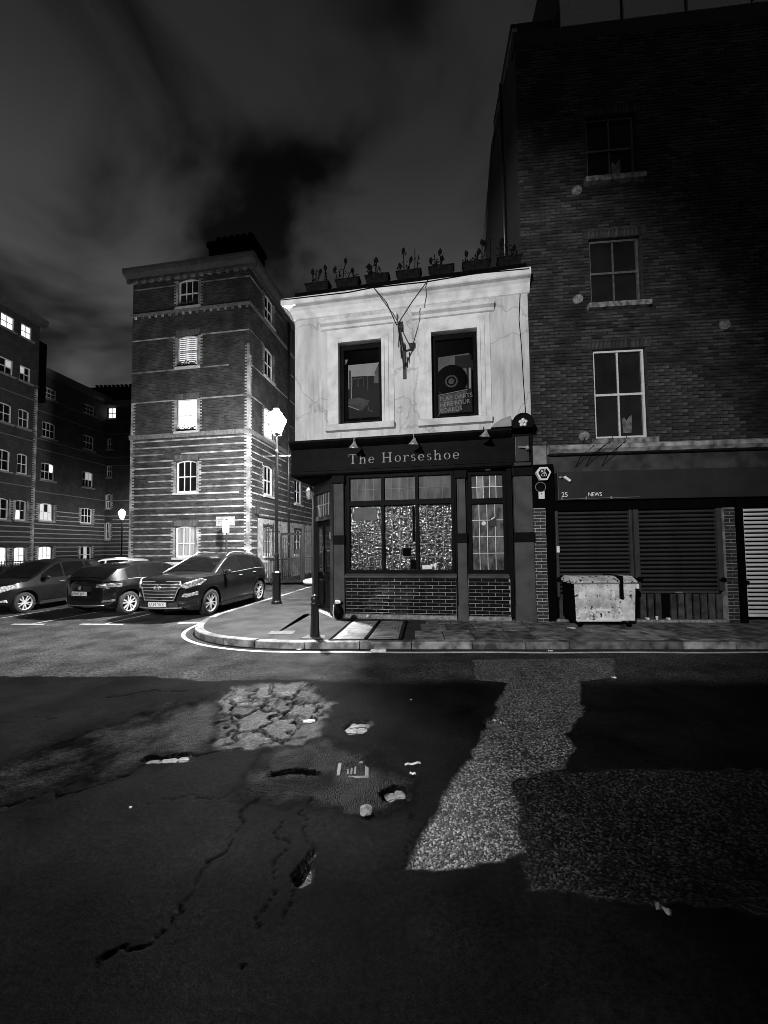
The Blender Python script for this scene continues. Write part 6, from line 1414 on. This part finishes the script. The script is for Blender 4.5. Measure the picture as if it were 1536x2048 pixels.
    def patch(s, pts, name, m_, front=True, inset=0, depth=.03, par=None, sub=True):
        """a lamp or trim piece following the curved skin: pts = (y, z) outline"""
        sgn = 1 if front else -1; q = MB(); n = len(pts); P = []
        cy = sum(p[0] for p in pts) / n; cz = sum(p[1] for p in pts) / n
        def X(y, z): return sgn * (min(s.nose(y), s.bx(z, sgn)) + .014 - inset)
        ring = [(X(y, z) - sgn * depth, y, z) for y, z in pts]; ring2 = [(X(y, z), y, z) for y, z in pts]
        mid = [(X(cy + (y - cy) * .6, cz + (z - cz) * .6) + sgn * .008, cy + (y - cy) * .6, cz + (z - cz) * .6) for y, z in pts]; c_ = (X(cy, cz) + sgn * .012, cy, cz)
        q.add(ring + ring2 + mid + [c_], [(i, (i + 1) % n, n + (i + 1) % n, n + i) for i in range(n)] + [(n + i, n + (i + 1) % n, 2 * n + (i + 1) % n, 2 * n + i) for i in range(n)] + [(2 * n + i, 2 * n + (i + 1) % n, 3 * n) for i in range(n)])
        return q.build(name, m_, par or s.t)
    def mirror(s, x):
        for sd_ in (1, -1):
            zb = interp(s.belt, x) + .07; y = s.cw(x, zb) + .13
            m = MB(); bm = bmesh.new(); bmesh.ops.create_icosphere(bm, subdivisions=2, radius=1)
            vs = [(x + v.co.x * .08, sd_ * (y) + v.co.y * .12, zb + v.co.z * .075) for v in bm.verts]; fs = [tuple(v.index for v in f.verts) for f in bm.faces]; bm.free()
            m.add(vs, fs); m.tube([(x, sd_ * (y - .16), zb - .06), (x, sd_ * (y - .05), zb - .03)], .022, 6); m.build('wing_mirror', s.paint, s.t, smooth=True)
    def seams(s, xs_):
        for x in xs_:
            for sd_ in (1, -1):
                zb = interp(s.belt, x); P = [(x, sd_ * (s.bw(x, z) + .0), z) for z in np.linspace(.32, zb - .02, 6)]; MB().tube(P, .005, 4).build('door_seam', BLKPL, s.t)
    def handles(s, xs_):
        for x in xs_:
            for sd_ in (1, -1):
                zb = interp(s.belt, x) - .10; y = s.bw(x, zb); MB().tube([(x - .08, sd_ * (y + .005), zb), (x - .06, sd_ * (y + .03), zb), (x + .06, sd_ * (y + .03), zb), (x + .08, sd_ * (y + .005), zb)], .012, 6).build('door_handle', CHROME, s.t, smooth=True)
PB = mat('black_car_paint', .002, .004, 2, rough=.3, spec=.3, coat=1); PG = mat('dark_grey_car_paint', .008, .012, 3, rough=.32, spec=.3, metal=.2, coat=1); PS = mat('mid_grey_car_paint', .006, .009, 3, rough=.35, spec=.25, coat=.35); PWH = mat('white_car_paint', .6, .7, 3, rough=.3, coat=.5)
# heading vector: front points towards the camera; local +x = forward
def heading(deg): return math.radians(-90 - deg)      # deg: parked line leans right going away
# --- the SUV
T_ = Car('parked_car', 'dark grey SUV with a broad chrome grille, nearest the street lamp, white front plate', (-5.42, 12.15, 0), heading(10), 4.48, 1.85, 2.67, .89,
         [(-2.24, 1.0), (-2.1, 1.11), (-1.2, 1.15), (0, 1.10), (.75, 1.08), (1.25, 1.085), (1.75, 1.06), (2.05, 1.02), (2.24, .93)],
         [(-2.18, 1.1), (-2.0, 1.34), (-1.80, 1.50), (-1.0, 1.635), (-.3, 1.665), (.05, 1.63), (.38, 1.50), (.8, 1.30), (1.22, 1.09)], PG, .365, .50)
T_.body(); T_.cabin([(-1.62, -1.18), (-1.12, -.30), (-.24, .70)], (.30, 1.08), (-2.08, -1.84), 0, True, True); T_.wheels(5); T_.mirror(.66); T_.seams([-.27, .78, -1.15]); T_.handles([-.15, -1.0])
gp = [(-.52, .80), (-.60, .88), (-.54, .99), (.54, .99), (.60, .88), (.52, .80), (.42, .52), (-.42, .52)]
gr_ = T_.patch(gp, 'grille', BLKPL, depth=.02)
for k in range(5):
    z = .60 + k * .082; w__ = .42 + (z - .52) * .40
    P = [(min(T_.nose(y), T_.bx(z, 1)) + .035, y, z) for y in np.linspace(-w__, w__, 9)]; MB().tube(P, .011, 5).build('grille_bar', CHROME, gr_, smooth=True)
P = [(min(T_.nose(y), T_.bx(z, 1)) + .03, y, z) for y, z in gp + [gp[0]]]; MB().tube(P, .016, 5).build('grille_surround', CHROME, gr_, smooth=True)
m = MB(); M_ = Tr(T_.nose(0) + .05, 0, .845) @ Matrix.Rotation(R(90), 4, 'Y') @ Matrix.Diagonal((.55, 1, 1, 1)); m.lathe([(.085, 0), (.10, 0), (.10, .01), (.085, .01), (.085, 0)], 24, M_, cap=False)
x_ = T_.nose(0) + .055; m.tube([(x_, .045, .805), (x_, .028, .885)], .009, 5); m.tube([(x_, -.028, .805), (x_, -.045, .885)], .009, 5); m.tube([(x_, .036, .84), (x_, -.036, .85)], .008, 5); m.build('badge', CHROME, gr_)
for sd_ in (1, -1):
    f_ = T_.patch([(sd_ * a, b) for a, b in ((.56, .86), (.64, .95), (.88, 1.05), (.92, 1.0), (.88, .88), (.68, .81))], 'headlight', LENS, depth=.05)
    T_.patch([(sd_ * a, b) for a, b in ((.58, .60), (.64, .68), (.86, .72), (.86, .63), (.70, .585))], 'fog_lamp', LENS, depth=.05)
    T_.patch([(sd_ * a, b) for a, b in ((.50, .44), (.56, .50), (.86, .53), (.86, .42), (.60, .40))], 'lower_intake', BLKPL, depth=.05)
T_.patch([(-.52, .40), (-.46, .47), (.46, .47), (.52, .40), (.5, .34), (-.5, .34)], 'bumper_intake', BLKPL, depth=.05)
P = [(T_.nose(y) + .03, y, .325) for y in np.linspace(-.62, .62, 9)]; MB().tube(P, .022, 6).build('skid_plate', STEEL, T_.t, smooth=True)
pl_ = MB().box(T_.nose(0) + .035, T_.nose(0) + .05, -.26, .26, .365, .475).build('number_plate', PLATE, T_.t, bevel=.004)
FWD = Matrix(((0, 0, 1, 0), (1, 0, 0, 0), (0, 1, 0, 0), (0, 0, 0, 1)))      # text x -> +y, up -> z, facing +x
text('EA19 YKK', .105, BLACKM, 'plate_text', pl_, Tr(T_.nose(0) + .0505, -.245, .383) @ FWD, .001, .98)
MB().tube([(.95, -.5, 1.06), (.9, .1, 1.07)], .01, 5).build('wiper', BLKPL, T_.t)
# --- the black hatchback, seen from behind
B_ = Car('parked_car', 'glossy black hatchback seen from behind between the chrome grilled SUV and the small grey car', (-7.72, 12.56, 0), heading(14) + math.pi, 4.30, 1.78, 2.70, .86,
         [(-2.15, .90), (-2.0, .98), (-1.2, .99), (0, .95), (.9, .92), (1.5, .88), (1.95, .78), (2.15, .66)],
         [(-2.06, .96), (-1.85, 1.18), (-1.65, 1.33), (-1.1, 1.40), (-.3, 1.43), (.1, 1.40), (.5, 1.24), (.9, 1.05), (1.25, .92)], PB, .325, .42)
B_.body(); B_.cabin([(-1.45, -1.02), (-.96, -.15), (-.09, .72)], (.22, 1.05), (-1.98, -1.68), 0); B_.wheels(5); B_.mirror(.70); B_.seams([-.12, .8, -1.0]); B_.handles([.0, -.85])
for sd_ in (1, -1):
    B_.patch([(sd_ * a, b) for a, b in ((.46, .82), (.48, .90), (.70, .93), (.86, .90), (.86, .80), (.70, .77))], 'tail_light', REDL, front=False, depth=.05)
    B_.patch([(sd_ * a, b) for a, b in ((.60, .40), (.60, .46), (.80, .48), (.80, .42))], 'reflector', REDL, front=False, depth=.04)
pl_ = MB().box(-B_.nose(0) - .03, -B_.nose(0) - .015, -.26, .26, .60, .71).build('number_plate', PLATEY, B_.t, bevel=.004)
BWD = Matrix(((0, 0, -1, 0), (-1, 0, 0, 0), (0, 1, 0, 0), (0, 0, 0, 1)))
text('WF07 JAF', .105, GREYD, 'plate_text', pl_, Tr(-B_.nose(0) - .0305, .25, .617) @ BWD, .001, .98)
m = MB(); m.lathe([(.001, 0), (.05, 0), (.05, .012), (.001, .02)], 16, Tr(-B_.nose(0) - .01, 0, .80) @ Matrix.Rotation(R(-90), 4, 'Y')); m.build('badge', STEEL, B_.t)
P = [(-B_.nose(y) - .02, y, .33) for y in np.linspace(-.66, .66, 9)]; MB().tube(P, .014, 5).build('bumper_trim', STEEL, B_.t, smooth=True)
# --- the small grey car at the left edge
Sx = Car('parked_car', 'small grey rounded hatchback with large oval headlight at the left edge of the photo', (-11.25, 12.75, 0), heading(8), 3.78, 1.66, 2.45, .69,
         [(-1.89, .90), (-1.7, .98), (-.8, .98), (.2, .95), (.85, .93), (1.3, .90), (1.65, .84), (1.89, .70)],
         [(-1.83, .95), (-1.65, 1.25), (-1.45, 1.43), (-.8, 1.50), (-.2, 1.51), (.15, 1.45), (.5, 1.27), (.8, 1.08), (1.12, .92)], PS, .30, .36)
Sx.body(); Sx.cabin([(-1.35, -.85), (-.79, -.05), (.01, .70)], (.24, .98), (-1.75, -1.5), 0, False); Sx.wheels(5); Sx.mirror(.66); Sx.seams([-.02, .75]); Sx.handles([.1])
for sd_ in (1, -1):
    Sx.patch([(sd_ * a, b) for a, b in ((.42, .66), (.46, .74), (.60, .82), (.74, .84), (.79, .80), (.76, .72), (.62, .65), (.50, .63))], 'headlight', LENS, depth=.06)
    Sx.patch([(sd_ * a, b) for a, b in ((.62, .36), (.62, .42), (.70, .43), (.71, .36))], 'fog_lamp', LENS, depth=.04)
Sx.patch([(-.42, .72), (-.40, .80), (.40, .80), (.42, .72), (.36, .66), (-.36, .66)], 'grille', BLKPL, depth=.03); P = [(Sx.nose(y) + .02, y, .80) for y in np.linspace(-.44, .44, 9)]; MB().tube(P, .016, 5).build('grille_trim', CHROME, Sx.t, smooth=True)
Sx.patch([(-.55, .42), (-.50, .52), (.50, .52), (.55, .42), (.46, .32), (-.46, .32)], 'bumper_intake', BLKPL, depth=.05)
pl_ = MB().box(Sx.nose(0) + .03, Sx.nose(0) + .045, -.26, .26, .42, .53).build('number_plate', PLATE, Sx.t, bevel=.004)
# --- white estate further back
Wc = Car('parked_car', 'pale car parked in the far row, only its roof and windows above the black hatchback', (-12.6, 17.6, 0), heading(70), 4.4, 1.78, 2.65, .9,
         [(-2.2, .86), (-2.0, .93), (-1.2, .93), (0, .90), (.9, .88), (1.5, .85), (1.95, .76), (2.2, .62)],
         [(-2.1, .93), (-1.8, 1.15), (-1.4, 1.34), (-.9, 1.40), (-.3, 1.42), (.1, 1.38), (.5, 1.22), (.9, 1.02), (1.25, .88)], PWH, .32, .42)
Wc.body(); Wc.cabin([(-1.5, -1.0), (-.94, -.12), (-.06, .78)], (.22, 1.05), (-1.95, -1.6), 0, False); Wc.wheels(5); Wc.mirror(.7)
for sd_ in (1, -1): Wc.patch([(sd_ * a, b) for a, b in ((.5, .64), (.55, .72), (.80, .74), (.80, .66))], 'headlight', LENS, depth=.05)
# ---------------------------------------------------------------- make sure nested copies have their matrices
bpy.context.view_layer.update()
